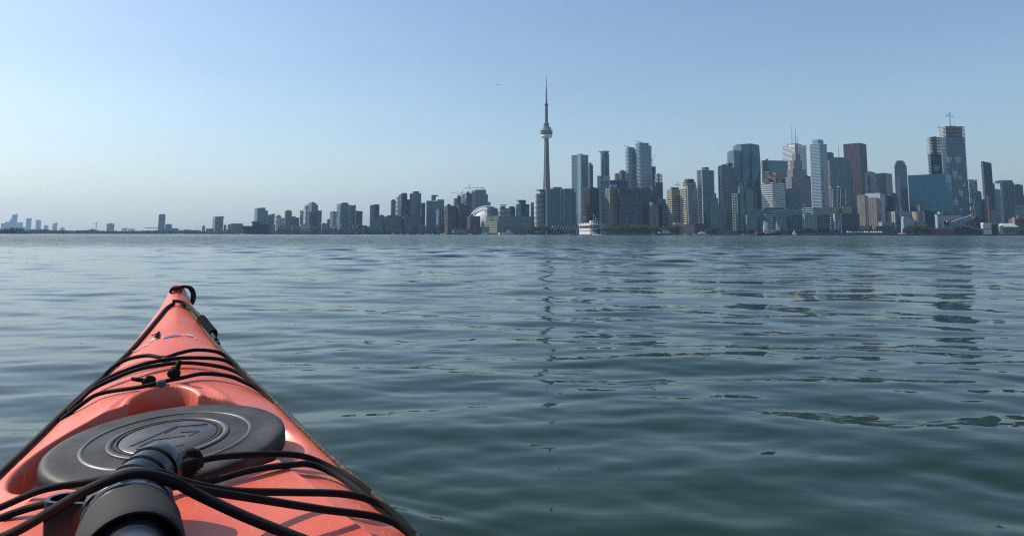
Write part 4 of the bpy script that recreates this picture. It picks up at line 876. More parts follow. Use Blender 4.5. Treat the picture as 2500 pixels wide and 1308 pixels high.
def open_floors(root, xl, xc, xr, yt, yb, Y, sp, mat, colstep=13):
    fr = frame(Y, xl, xc, xr, yt, math.degrees(root.rotation_euler.z)); X0, Y0, q, w, d, zt = fr; ca, sa = math.cos(R(q)), math.sin(R(q))
    dx, dy = X0 - root.location.x, Y0 - root.location.y; ox, oy = dx*ca + dy*sa, -dx*sa + dy*ca; z0 = PZ(xc, yb, Y) - ZL; h = zt - ZL; mpp = Y/F
    m = MB(); n = round((h - z0)/(sp*mpp))
    for i in range(n+1): z = z0 + (h-z0)*i/n; m.box(ox - 1.0, ox+w+1.0, oy-1.0, oy+d+1.0, z-1.2, z)
    m.build('floor_slabs', mat, root, kind='stuff')
    c = MB(); k = max(2, round(w/colstep)); k2 = max(2, round(d/colstep))
    for i in range(k+1):
        for j in range(k2+1): c.box(ox+w*i/k-.35, ox+w*i/k+.35, oy+d*j/k2-.35, oy+d*j/k2+.35, z0, h-.6)
    c.build('columns', mat, root, kind='stuff')
    MB().box(ox+w*.35, ox+w*.65, oy+d*.35, oy+d*.65, z0, h+2).build('core_wall', MW['slate'], root)
open_floors(un, 1599.5, 1602, 1616, 425, 445.2, 1921, 3.6, MW['conc'])
# wide apartment slab at the waterfront
ap = B('apartment_slab', 'wide brown apartment slab with white balconies left of the hotel', 1545, [(1500, 1512, 1586, 459)], 'dark', (3.3, 1.4, .4, 'brown'), (6.6, 2.0, .7, 'brown'), a=12, caps=((1526, 1548, 462, 'dark', 466, .05, -6),))
bal = MB(); rgb = random.Random(8); w_ = frame(1545, 1500, 1512, 1586, 459, 12)
for i in range(5, 24):
    for j in range(11):
        if rgb.random() < .55: z = i*3.3*1545/F; x = (j+.5)*w_[3]/11; bal.box(x-1.3, x+1.3, -1.3, .2, z, z+1.1)
bal.build('balcony_fronts', MW['grey'], ap, kind='stuff')
B('apartment_slab', 'beige ribbed end block left of the wide apartment slab', 1550, [(1479, 1489, 1513, 459.5)], 'dark', (3.3, 1.3, .4, 'beige'), (5.5, 2.6, .8, 'beige'), a=24)
B('office_block', 'block with dark teal top and brick rows right of the apartment slab', 1620, [(1586, 1587, 1608, 463)], 'teal', (3.6, 1.8, .4, 'brown', 474, None), (2.6, .8, .4, 'brown'), caps=((1592, 1608, 455, 'slate'),))
B('office_block', 'beige gridded block with teal corner before the hotel', 1530, [(1585, 1592, 1607, 499)], 'dark', (4.0, 1.9, .5, 'beige'), (3.6, 1.4, .5, 'beige'), caps=((1588, 1598, 493, 'sgrn'),))
B('office_block', 'dark teal glass block right of the beige gridded block', 1575, [(1605, 1606, 1626, 486)], 'teal', (4, .4, .2, 'teal'), None)
B('curved_block', 'brown stepped block curving up to the lower hotel tower', 1550, [(1615, 1617, 1634, 500), (1630, 1631, 1642, 517, {'dy': -3})], 'blue', (4.2, 1.6, .5, 'brown'), None)
# hotel pair
B('hotel_tower', 'lower hotel tower with cream banded left face', 1535, [(1628, 1640, 1660.5, 462), (1636, 1639, 1657, 456.5, {'dy': 8})], 'grey', (5.2, 2.7, .9, 'cream'), None, plant=False, a=32)
ht = B('hotel_tower', 'taller hotel tower with cream banded left face and rooftop drum', 1520, [(1662, 1675, 1702.5, 459), (1672, 1677, 1700, 453.5, {'dy': 8})], 'grey', (5.2, 2.7, .9, 'cream'), None, plant=False, a=32)
for rt, xs, yt, Y in ((ht, ((1676, 1691),), 456, 1518.5),):
    strip(rt, 1683, 455, 545, 1517, 15, MW['grey'], 'centre_bay', proud=2.0)
def drum():
    Y = 1538; xa = proj_x(1683, 446, Y)[0]; q = Y/F; dx, dy = xa - ht.location.x, Y - ht.location.y; ca, sa = math.cos(ht.rotation_euler.z), math.sin(ht.rotation_euler.z); lx, ly = dx*ca+dy*sa, -dx*sa+dy*ca
    Zp = lambda y: PZ(1683, y, Y) - ZL
    MB().lathe([(13*q, Zp(456)), (15.5*q, Zp(453)), (16.2*q, Zp(452.4)), (16.2*q, Zp(450.6)), (15*q, Zp(450.4))], lx, ly, 32).build('drum_base', MW['beige'], ht)
    MB().lathe([(15*q, Zp(450.4)), (15*q, Zp(447.6))], lx, ly, 32).build('drum_windows', MG['pale'], ht)
    MB().lathe([(15.6*q, Zp(447.6)), (15.6*q, Zp(445.4)), (11.8*q, Zp(445)), (11.8*q, Zp(439)), (10*q, Zp(437.5))], lx, ly, 32).build('drum_top', MW['brown'], ht)
drum()
def hotel_podium():
    Y = 1500; r = empty('hotel_podium', (PX(1645, Y), Y, ZL)); tag(r, 'tan hotel podium with angular wedge front by the water', 'building')
    X = lambda p: PX(p, Y) - r.location.x; Z = lambda y: PZ(1680, y, Y) - ZL
    MB().add([(X(1659),0,0),(X(1697),0,0),(X(1697),0,Z(556)),(X(1692),0,Z(547)),(X(1678),0,Z(545)),(X(1659),0,Z(562)),(X(1664),14,0),(X(1697),14,0),(X(1697),14,Z(556)),(X(1692),14,Z(547)),(X(1678),14,Z(545)),(X(1664),14,Z(562))],
             [(0,1,2,3,4,5),(11,10,9,8,7,6),(0,5,11,6),(5,4,10,11),(4,3,9,10),(3,2,8,9),(2,1,7,8)]).build('wedge_front', MW['beige'], r)
    MB().box(X(1646), X(1668), 3, 18, Z(555.5), Z(549)).build('banquet_floor', MW['cream'], r); MB().box(X(1650), X(1666), 5, 18, Z(549), Z(547.2)).build('window_band', MG['dark'], r)
    MB().box(X(1648), X(1672), 4, 18, Z(547.2), Z(544)).build('roof_fascia', MW['cream'], r)
    MB().box(X(1696), X(1722), 6, 22, 0, Z(549)).build('right_wing', MW['purple'], r); MB().box(X(1698), X(1724), 4, 22, Z(549), Z(545.5)).build('right_roof', MW['slate'], r)
    MB().box(X(1647), X(1664), 6, 18, 0, Z(556)).build('ground_floor', MW['slate'], r)
hotel_podium()
ba = B('condo_tower', 'dark balconied tower right of the hotel with boxed roof', 1640, [(1702, 1713, 1742.5, 415)], 'teal', (3.9, 1.0, 1.3, 'slate'), None, caps=((1716, 1732, 408, 'dark'),), a=22)
strip(ba, 1713.5, 416, 560, 1637, 1.6, MW['lblue'])
gs = (4.0, .7, .5, 'sgrn')
B('condo_tower', 'pale green stepped condo low in front of dark towers', 1520, [(1727, 1735, 1752.5, 490), (1736, 1737, 1753, 483.5, {'dy': 5}), (1750, 1751, 1772.5, 497, {'dy': 6})], 'green', gs, (5.5, 1.0, .6, 'sgrn'), caps=((1745, 1749, 472, 'slate', 484),))
B('condo_tower', 'dark teal tower with stepped crown left of the faceted tower', 1720, [(1753, 1762, 1786, 404), (1784, 1785, 1801, 409, {'dy': 10})], 'teal', (3.6, .7, .6, 'slate'), (6, .8, .6, 'slate'), caps=((1763, 1772, 401.5, 'slate'), (1774, 1790, 398, 'slate', 405)))
B('condo_tower', 'narrow grey slab at the left shoulder of the dark teal tower', 1730, [(1753, 1754, 1761, 430)], 'slate', (3.6, 1, .4, 'grey'))
B('condo_tower', 'green round cornered condo before the faceted tower', 1525, [(1788, 1800, 1806, 472), (1801, 1808, 1822, 456, {'chamfer': .3}), (1819, 1820, 1838.5, 461, {'dy': 6})], 'green', (4.0, .9, 1.0, 'sgrn'), (9, .9, .7, 'sgrn'), caps=((1804, 1818, 453, 'grey', 457), (1810, 1824, 446, 'dark', 453.5)))
# ---- faceted glass pair
def faceted(x0, x1, yt, Y, label, cuts):
    xa, z = proj_x(x0, yt, Y); xb = proj_x(x1, yt, Y)[0]; w = xb - xa; h = z - ZL; r = empty('faceted_tower', (xa, Y, ZL), R(10)); tag(r, label, 'tower')
    d = w*.9; n = 8; lev = 4; V = []; mg = glass('facet_glass', (.018,.045,.06), (.06,.105,.13), rough=.14, ior=1.8, var=.15)
    base = [(0,0),(w*.5,0),(w,0),(w,d*.5),(w,d),(w*.5,d),(0,d),(0,d*.5)]
    for j in range(lev+1):
        for i, (x, y) in enumerate(base):
            k = ((i + j) % 2); ins = (0 if k else 2.2); cx, cy = w/2, d/2
            l = math.hypot(x-cx, y-cy); V.append((x - (x-cx)/l*ins, y - (y-cy)/l*ins, h*j/lev + (cuts[i % 4]*Y/F if j == lev else 0)))
    m = MB(); m.v = V
    for j in range(lev):
        for i in range(n):
            a_, b_, c_, d_ = j*n+i, j*n+(i+1)%n, (j+1)*n+(i+1)%n, (j+1)*n+i
            m.f += [(a_,b_,c_),(a_,c_,d_)] if (i+j) % 2 else [(a_,b_,d_),(b_,c_,d_)]
    m.f.append(tuple(range(lev*n, lev*n+n))); m.build('facet_glass', mg, r)
    sm = MB()
    for j in range(1, int(h/4.0)): sm.box(-.02+1.5, w-1.5, -.25, -.05, j*4.0, j*4.0+.5)
    MB().box(w*.48, w*.52, -.6, .6, 0, h*.99).build('dark_joint', MW['dark'], r)
faceted(1809, 1859, 351, 2080, 'taller faceted glass tower with notched crown', (-1, 1, -2, 1))
faceted(1791, 1833, 367, 1990, 'lower faceted glass tower in front of its taller twin', (1, -1.5, 0, 0))
B('office_tower', 'black slab tower behind the tan stone block', 2250, [(1859, 1862, 1923, 391.5)], 'dark', (4, .6, .2, 'dark'), (4, .6, .3, 'dark'), caps=((1870, 1876, 388, 'dark'),), a=8)
B('office_tower', 'tan stone block with orange lit right side', 1950, [(1861, 1893, 1909, 421)], 'tan', (3.6, .7, .2, 'tan'), (3.6, 1.2, .4, 'tan'), caps=((1870, 1888, 418.5, 'tan'),), a=40)
B('office_tower', 'brown strip tower at the left of the white banded office block', 1720, [(1845, 1847, 1860, 460)], 'dark', (4, 1.8, .4, 'brown'), (4, 1.2, .4, 'brown'))
B('office_block', 'white banded office block above the glass quay houses', 1680, [(1858, 1885, 1915, 445)], 'grey', (5.2, 2.3, .5, 'white'), None, caps=((1866, 1888, 436, 'slate', 446), (1886, 1904, 435, 'purple', 446)), a=40)
# ---- white banded bank tower with masts
fc = B('office_tower', 'white banded tower with rooftop masts', 2500, [(1909, 1944, 1967.5, 352.5)], 'grey', (3.1, 1.7, .5, 'white', 360, None), None, plant=False, a=38)
f = frame(2499.5, 1908.6, 1944, 1967.9, 352.5, 38); 
X0, Y0, q, w, d, zt = f; hh = zt - ZL; q_ = 2500/F
MB().box(-.9, w+.9, -.9, d+.9, hh-7.2*q_, hh+.02).build('crown_band', MW['white'], fc); MB().box(-1.4, 4*q_*.9, -1.4, 4*q_*.9, 0, hh-.4).build('corner_notch', MW['dark'], fc); MB().box(w*.2, w*.8, d*.2, d*.8, hh, hh+4*q_).build('roof_plant', MW['grey'], fc)
m = MB()                                               # sign on the crown: a short word and a ring
for i in range(6): m.box(-1.15, -.92, d*(.93-.035*i), d*(.955-.035*i), hh-4.6*q_, hh-2.2*q_)
m.build('sign_letters', MW['navy'], fc)
m = MB(); yc, zc = d*.62, hh-3.3*q_; m.tube([(-1.1, yc + 2.2*q_*math.cos(t), zc + 1.7*q_*math.sin(t)) for t in np.linspace(0, 2*math.pi, 16, endpoint=False)], .55*q_, 6, closed=True); m.build('sign_ring', MW['navy'], fc)
for px, y0, y1, th in ((1932, 350, 307, .9), (1941, 350, 308, 1.1), (1946.3, 350, 334, .6)):
    xa, z1 = proj_x(px, y1, 2540); z0 = PZ(px, y0, 2540); m = MB(); ca, sa = math.cos(R(38)), math.sin(R(38)); dx, dy = xa - fc.location.x, 2540 - fc.location.y
    lx, ly = dx*ca+dy*sa, -dx*sa+dy*ca; m.cone(lx, ly, z0-ZL, (z0+z1)/2-ZL, th*q_, th*q_*.8, 8); m.cone(lx, ly, (z0+z1)/2-ZL, z1-ZL, th*q_*.6, th*q_*.25, 8); m.build('mast', MW['steel'], fc)
# ---- stepped stone tower
B('office_tower', 'stepped tower with pale gridded left side before the banded tower', 2150, [(1934, 1942, 1953, 376), (1928, 1938, 1957, 391, {'dy': -3}), (1922, 1935, 1966, 412, {'dy': -6}), (1918, 1932, 1975, 432, {'dy': -9}), (1917, 1930, 1980, 462, {'dy': -12})], 'blue', (3.7, 1.4, .5, 'beige'), (3.7, 1.1, .5, 'beige'), plant=False, a=24)
B('office_block', 'dark teal block low between the banded blocks', 1800, [(1912, 1916, 1952, 462)], 'teal', (3.7, .7, .3, 'slate'), (5, .7, .4, 'slate'))
B('office_tower', 'dark right flank tower beside the stepped tower', 2200, [(1950, 1952, 1979, 430)], 'navy', (3.7, .8, .3, 'slate'), None)
ic = B('condo_tower', 'white ribbed tower with pale glass crown', 1850, [(1977, 2000, 2017.5, 350)], 'grey', (3.6, 1.2, .9, 'lblue'), None, a=36, plant=False)
f = frame(1856, 1981, 2000, 2012, 340.5, 36); vol(ic, f, MG['pale'], None, (4, .5, .2, MW['lblue']), 1856, part='glass_crown', chamfer=.2)
B('office_tower', 'plain grey shaft behind the white ribbed tower', 2200, [(2016, 2018, 2035, 373)], 'slate', (4, .5, .1, 'grey'), None)
B('office_tower', 'tan gridded tower right of the white ribbed tower', 1990, [(2019, 2032, 2043, 391)], 'dark', (3.8, 1.7, .5, 'beige'), (3.4, 1.4, .5, 'beige'), a=34)
def curved_tower():
    Y = 1900; xa, z = proj_x(2038, 384, Y); r = empty('curved_tower', (xa, Y, ZL), R(6)); tag(r, 'teal glass tower with curved right edge and thin mast', 'tower'); h = z - ZL; q = Y/F
    def hw(t): return (36 + 17*(1 - t)**.8)*q                     # width grows towards the foot
    m = MB(); lev = 26; V = []
    for j in range(lev+1):
        t = j/lev; w = hw(t) if t < .93 else hw(t)*(1 - .22*((t-.93)/.07)**2); V += [(0,0,h*t),(w,0,h*t),(w,26*q,h*t),(0,26*q,h*t)]
    m.v = V
    for j in range(lev):
        for i in range(4): m.f.append((j*4+i, j*4+(i+1)%4, (j+1)*4+(i+1)%4, (j+1)*4+i))
    m.f.append((lev*4,lev*4+1,lev*4+2,lev*4+3)); m.build('facade', MG['teal'], r)
    s = MB()
    for i in range(1, int(h/(3.6*q))): zz = i*3.6*q; s.box(-.3, hw(min(zz/h, .93)) - .5, -.3, 1, zz, zz+.7*q)
    s.build('floor_slabs', MW['slate'], r, kind='stuff')
    xm, z1 = proj_x(2052, 356, Y); MB().cone(xm - xa, 8*q, h-1, z1-ZL, 1.0*q, .4*q, 8).build('mast', MW['steel'], r)
curved_tower()
sp = B('office_tower', 'dark red granite tower with vertical ribs', 2230, [(2059, 2098, 2114, 349)], 'red', (3.6, .5, .1, 'red'), (5.2, 2.2, .8, 'red'), a=44, plant=False)
X0, Y0, q, w, d, zt = frame(2229, 2059, 2098, 2114, 349, 44)
m = MB(); m.add([(w*.25,-1.0,zt-ZL-2),(w*.75,-1.0,zt-ZL-2),(w*.5,-1.0,zt-ZL-52*2230/F*.9)], [(0,2,1)]); m.prism([(w*.3,-1.1),(w*.7,-1.1),(w*.7,-.9),(w*.3,-.9)], zt-ZL-36*2230/F, zt-ZL-2).build('dark_notch', MW['dark'], sp)
for k, (xl, xc, xr, yt, lb) in enumerate(((2027, 2030, 2046, 458, 'left dark slab with white dotted corner'), (2046, 2049, 2067, 457, 'right dark slab with white dotted corner'))):
    tw = B('apartment_tower', lb, 1640, [(xl, xc, xr, yt)], 'dark', (3.4, 1.0, .4, 'slate'), None, plant=False)
    for px in (xl + 6, xr - 3.5):
        mm = MB(); n = 14
        for i in range(n):
            y = yt + 4 + i*3.4; xa, z = proj_x(px, y, 1639 + (px - xc)*.25); dx, dy = xa - tw.location.x, 1639 + (px-xc)*.25 - tw.location.y; ca, sa = math.cos(tw.rotation_euler.z), math.sin(tw.rotation_euler.z)
            lx, ly = dx*ca+dy*sa, -dx*sa+dy*ca; mm.box(lx-.9, lx+.9, -1.2, .3, z-ZL-1.9, z-ZL+.2)
        mm.build('balcony_fronts', MW['white'], tw, kind='stuff')
    MB().box(-.5, 12, -.6, 10, PZ(xc, yt, 1640)-ZL, PZ(xc, yt-2, 1640)-ZL).build('penthouse', MW['beige'], tw)
# ---- glass quay houses
B('condo_block', 'upper long glass terrace of the left quay house', 1570, [(1833, 1836, 1958, 510.5)], 'green', (5, 1.4, .6, 'sgrn'), (14, .8, .4, 'sgrn'), a=6)
def quay_house(x0, x1, yt, label, core, sl, pr, Y=1500, a=8): return B('condo_block', label, Y, [(x0, x0 + 2.5, x1, yt)], core, sl, pr, a=a)
quay_house(1821, 1850, 525, 'white framed glass quay house left of the tall ship', 'mid', (4.6, .8, .5, 'lblue'), (5, .7, .6, 'lblue'))
quay_house(1851, 1868, 526, 'dark quay house behind the aft sail of the tall ship', 'dark', (4.6, 1.2, .5, 'slate'), None)
quay_house(1868, 1893, 524, 'white balconied quay house behind the masts', 'dark', (4.6, 1.6, 1.0, 'white'), None, 1508)
quay_house(1893, 1927, 525.5, 'pale glass quay house behind the jib', 'mid', (4.6, .7, .4, 'lblue'), (5, .7, .5, 'lblue'), 1504)
quay_house(1927, 1957, 526, 'dark gridded quay house right of the jib', 'dark', (4.6, .9, .5, 'slate'), (5, .8, .5, 'slate'))
B('condo_block', 'upper glass terrace of the right quay house', 1590, [(1960, 1984, 2079, 506)], 'green', (5, 1.3, .6, 'sgrn'), (12, .8, .4, 'sgrn'), a=14)
quay_house(1961, 1993, 523, 'white framed glass quay house, first of the right group', 'mid', (4.6, .9, .6, 'lblue'), (5.4, .9, .6, 'ste2'))
quay_house(1993, 2026, 524, 'dark gridded quay house with white corner line', 'dark', (4.6, 1.2, .5, 'slate'), (5, .9, .5, 'slate'), 1503)
quay_house(2026, 2036, 530, 'narrow striped gap house with white bands', 'dark', (5, 2.0, .8, 'white'), None, 1512)
quay_house(2035, 2053, 522, 'narrow glass house with two white posts beside the blank wall', 'mid', (8, .8, .4, 'lblue'), (9, 1.4, .8, 'ste2'), 1500)
B('warehouse', 'blank grey wall hall sloping at its foot', 1505, [(2052, 2054, 2098, 520.5)], 'slate', None, None, a=12, plant=False)
B('office_block', 'green glass block above the blank wall hall', 1600, [(2056, 2058, 2080, 503.5)], 'green', (4, .8, .4, 'sgrn'), None)
# ---- stone corner building and neighbours
B('stone_building', 'sunlit cream stone building with stepped roofline', 1530, [(2094, 2138, 2150, 482), (2094, 2110, 2118, 475.5, {'dy': 10})], 'slate', (5.2, 2.4, .6, 'cream'), (5.2, 2.2, .6, 'cream'), a=58, plant=False)
B('stone_building', 'white topped block behind the cream stone building', 1640, [(2112, 2148, 2160, 470.5)], 'white', (20, .4, .2, 'grey'), None, a=56, plant=False)
B('office_tower', 'blue grey shaft right of the red granite tower', 2050, [(2111, 2118, 2136, 420)], 'grey', (4, .5, .2, 'grey'), None)
B('office_tower', 'dark slab with lighter right edge in the gap', 1980, [(2132, 2163, 2177.5, 422.5)], 'dark', (4, .5, .2, 'dark'), (4, .6, .3, 'slate'), a=44)
B('office_block', 'low dark teal block left of the rounded crown tower', 1750, [(2164, 2166, 2192, 478)], 'teal', (4, .6, .3, 'slate'), (5, .8, .4, 'teal'), caps=((2176, 2192, 471, 'grey', 479),))
B('condo_tower', 'slim tower with rounded stepped crown left of the blue cube', 1850, [(2184, 2195, 2212.5, 403), (2186, 2196, 2209, 396, {'dy': 5}), (2188, 2196, 2205, 392, {'dy': 8})], 'grey', (3.8, 1.0, .6, 'grey'), (4.5, 1.0, .8, 'grey'), plant=False)
B('condo_tower', 'pale ribbed low shaft against the rounded crown tower', 1830, [(2180, 2184, 2194, 433)], 'slate', None, (3, 1.0, .6, 'white'))
B('glass_cube', 'huge plain blue glass cube building', 1600, [(2216, 2308, 2322, 424)], 'cube', (4, .2, .06, 'slate'), (4, .2, .06, 'slate'), a=-42, plant=False, caps=((2316, 2322, 500, 'navy', 515, .1, -20),))
# ---- unfinished pair with cranes
sh1 = B('unfinished_tower', 'left unfinished striped tower, shorter, bare top floors', 1760, [(2266, 2272, 2298, 375)], 'mid', (3.6, 1.1, 1.4, 'grey'), (9, .8, .3, 'slate'), plant=False)
open_floors(sh1, 2262, 2270, 2299, 335, 375.3, 1760, 3.6, MW['conc'])
sh2 = B('unfinished_tower', 'right unfinished striped tower, tallest at the right side', 1720, [(2298, 2309, 2354.5, 335)], 'mid', (3.6, 1.1, 1.5, 'grey'), (10, .8, .3, 'slate'), plant=False)
open_floors(sh2, 2296, 2308, 2353, 308.5, 335.3, 1720, 3.6, MW['conc'])
rg_ = random.Random(12); mm = MB(); fr = frame(1719, 2298, 2309, 2354.5, 335, math.degrees(sh2.rotation_euler.z))
for (px, py, rows) in ((2303, 386, (8, 11, 9, 6)), (2338, 386, (18, 16, 13, 8)), (2330, 420, (14, 13, 12, 9, 8, 5)), (2343, 432, (9, 8, 6)), (2345, 466, (9, 13, 13, 9, 6)), (2332, 484, (4, 9, 12, 13, 12, 7)), (2352, 452, (6, 5)), (2345, 511, (8, 5))):
    for i, wpx in enumerate(rows):
        t = proj_x(px, py, 1.0)[0]; r_ = sh2.rotation_euler.z; q = math.cos(r_) - t*math.sin(r_); l = (t*sh2.location.y - sh2.location.x)/q; z = PZ(px, py + i*3.6, 1725) - ZL; w = wpx*1720/F/2
        l = max(w, min(fr[3] - w, l)); mm.box(l - w, l + w, -2.0, .4, z, z + 1.9*1720/F)
mm.build('white_balconies', MW['white'], sh2, kind='stuff')
mm = MB()
for i, wpx in enumerate((15, 13, 12, 9)): z = PZ(2276, 407 + i*3.6, 1760) - ZL; mm.box(6, 6 + wpx*1760/F, -1.8, .4, z, z + 1.8)
mm.build('white_balconies', MW['white'], sh1, kind='stuff')
# black and white patterned tower
pt = B('patterned_tower', 'black and white maze patterned tower right of the unfinished pair', 1800, [(2361, 2364, 2385, 438.5)], 'dark', None, None, plant=False)
mm = MB(); fr = frame(1799, 2361, 2364, 2385, 438.5, math.degrees(pt.rotation_euler.z)); w, h = fr[3], fr[5] - ZL
for j in range(30):
    for i in range(6):
        x = w*i/6; z = h - (j+1)*h/30
        if rg_.random() < .62: mm.box(x, x + w/6*(1.0 if rg_.random() < .6 else .55), -1.0, .3, z, z + 1.4)
        if rg_.random() < .55: mm.box(x, x + 1.3, -1.0, .3, z, z + h/30)
mm.build('white_pattern', MW['white'], pt, kind='stuff')
B('condo_tower', 'dark curved top tower standing alone at right', 2000, [(2395, 2400, 2420, 396)], 'navy', (3.6, .6, .3, 'slate'), (6, .5, .3, 'slate'), top=[2.5, -4, -4, 2.5])
B('condo_tower', 'lower slate tower against the curved top tower', 2050, [(2411, 2413, 2428, 447)], 'slate', (3.6, .7, .3, 'slate'))
B('office_block', 'grey block seen left of the curved top tower', 1950, [(2383, 2385, 2396, 468)], 'slate', (3.6, 1, .3, 'grey'))
B('office_block', 'hazy pale block between the curved tower and the green tower', 2300, [(2427, 2429, 2442, 463)], 'mid', (3.6, .8, .3, 'grey'))
B('condo_tower', 'dark green round topped tower near the right edge', 1750, [(2441, 2446, 2476, 446)], 'green', (3.6, .8, .6, 'slate'), (6, 1.0, .7, 'slate'), chamfer=.15, caps=((2446, 2473, 440, 'mid', 446.5),))
B('condo_tower', 'grey tower at the right edge behind the green tower', 1850, [(2474, 2477, 2497, 451.5)], 'slate', (3.6, .9, .4, 'grey'))
B('condo_tower', 'slate tower cut by the right edge of the photo', 1900, [(2496, 2499, 2530, 476)], 'slate', (3.6, .9, .4, 'grey'))
B('office_block', 'broad dark block with rows of dim windows behind the sugar sheds', 1650, [(2377, 2380, 2413, 489)], 'blue', (4, 1.2, .4, 'slate'), None)
B('brick_stack', 'narrow pink brick strip building above the broad dark block', 1640, [(2410, 2411, 2417, 480)], 'brick', (4, .8, .2, 'cream'), None, plant=False)
B('office_block', 'dim block filling the foot of the curved top tower', 1700, [(2412, 2414, 2442, 512)], 'grey', (4, 1.2, .3, 'beige'), None)
B('office_block', 'grey wide block at the foot of the right edge towers', 1690, [(2476, 2478, 2520, 500)], 'grey', (4, 1.3, .4, 'beige'), None)
B('office_block', 'dark lower block between white block and the rounded crown tower', 1700, [(2150, 2152, 2170, 505)], 'purple', (4, .6, .3, 'slate'), None)
ORD = 'first second third fourth fifth sixth seventh eighth ninth tenth eleventh twelfth thirteenth fourteenth fifteenth sixteenth seventeenth eighteenth nineteenth twentieth'.split()
# ------------------------------------------------------------------ cranes
def crane(label, px, y0, y1, jib, Y, luff=False, thick=1.2, mat='steel'):
    """jib: (left px, left y, right px, right y)"""
    xa, z1 = proj_x(px, y1, Y); z0 = PZ(px, y0, Y); r = empty('tower_crane', (xa, Y, z0)); tag(r, label, 'crane'); M = MW[mat]; q = Y/F; h = z1 - z0
    t = thick*q/2; m = MB()
    for sx in (-t, t):
        for sy in (-t, t): m.box(sx-.15*q*.8, sx+.15*q*.8, sy-.15, sy+.15, 0, h)
    n = max(2, int(h/(2*t*1.3)))
    for i in range(n):
        za, zb = h*i/n, h*(i+1)/n; m.bar((-t,-t,za), (t,-t,zb), .22*q*.8); m.bar((-t,t,za), (t,t,zb), .22*q*.8); m.bar((-t,-t,zb), (-t,t,za), .22*q*.8)
    m.build('mast', M, r)
    (xl, zl), (xr, zr) = proj_x(jib[0], jib[1], Y), proj_x(jib[2], jib[3], Y); j = MB()
    A = Vector((xl - xa, 0, zl - z0)); Bv = Vector((xr - xa, 0, zr - z0)); U = Vector((0, 0, .8*q))
    for p0, p1 in ((A, Bv),): j.bar(p0, p1, .5*q); j.bar(p0 + U*.9, p1 + U*.5, .3*q)
    for i in range(8): a, b = A.lerp(Bv, i/8), A.lerp(Bv, (i+1)/8); j.bar(a, b + U*.7, .2*q); j.bar(a + U*.8, a, .2*q)
    j.build('jib', M, r)
    tip = Vector((0, 0, h + 1.5*q)); c = MB(); c.bar(tip, A + U, .16*q); c.bar(tip, A.lerp(Bv, .8) + U, .16*q); c.build('tie_rods', M, r)
    far_end = A if (abs(A.x) < abs(Bv.x)) else Bv
    MB().box(far_end.x - .9*q, far_end.x + .9*q, -1.2, 1.2, far_end.z - 1.6*q, far_end.z + .4*q).build('counterweight', MW['slate'], r)
    MB().box(-.7*q, .7*q, -1.5*q, -.2, h*.86, h*.86 + 1.4*q).build('cab', MW['grey'], r)
crane('crane with long level jib over the dark tower by the teal block', 1146, 471, 452, (1137, 459.5, 1180, 458.8), 2110, thick=1.0)
crane('pale crane with jib pointing left over the brown towers', 1120, 483, 468, (1102, 471, 1126, 474), 2205, thick=1.0, mat='ste2')
crane('small crane on the roof of the wide teal block', 1178, 463.5, 458, (1173, 459.2, 1182, 459.4), 2060, thick=.7)
crane('short crane beside the unfinished pale faced tower', 1129.5, 477, 465, (1126, 471, 1141, 473.5), 2190, thick=1.2, mat='yell')
crane('luffing crane beside the white striped twin towers', 1594, 407, 388, (1590.5, 391, 1609, 366), 1985, thick=1.3, mat='ste2')
crane('crane on top of the tallest unfinished tower at right', 2318, 309, 275, (2310.5, 281.5, 2331.5, 287.5), 1740, thick=1.8)
crane('small crane between the two unfinished towers', 2294.5, 340, 309, (2288, 313, 2297, 311), 1765, thick=1.5)
crane('tiny crane above the lower hotel tower', 1655, 457, 446, (1649, 451, 1663, 451.6), 1900, thick=.7)
crane('slanting harbour crane arm above the quay houses', 1961, 512, 508, (1957, 513, 1966, 497), 1560, thick=1.2, mat='ste2')
# ------------------------------------------------------------------ wind turbine
def turbine():
    Y = 4700; xa, zh = proj_x(235.5, 546, Y); r = empty('wind_turbine', (xa, Y, ZL)); tag(r, 'pale three bladed wind turbine on the far left shore', 'wind turbine'); q = Y/F; h = zh - ZL; M = MW['grey']
    MB().cone(0, 0, 0, h, 1.1*q, .6*q, 12).build('tower', M, r); MB().box(-.7*q, .7*q, -2*q, 1.2*q, h-.6*q, h+.7*q).build('nacelle', M, r)
    for a in (38, 172, 285):
        t = R(a); e = Vector((math.cos(t), 0, math.sin(t))); n = Vector((-e.z, 0, e.x)); L = 9.5*q; m = MB(); o = Vector((0, -2.2*q, h))
        P = [o + n*.3*q, o + e*L*.25 + n*.75*q, o + e*L, o + e*L*.25 - n*.45*q, o - n*.3*q]
        m.add([tuple(p) for p in P] + [tuple(p + Vector((0, .5*q, 0))) for p in P], [(0,1,2,3,4), (9,8,7,6,5), (0,5,6,1), (1,6,7,2), (2,7,8,3), (3,8,9,4)]); m.build('blade', M, r)
turbine()
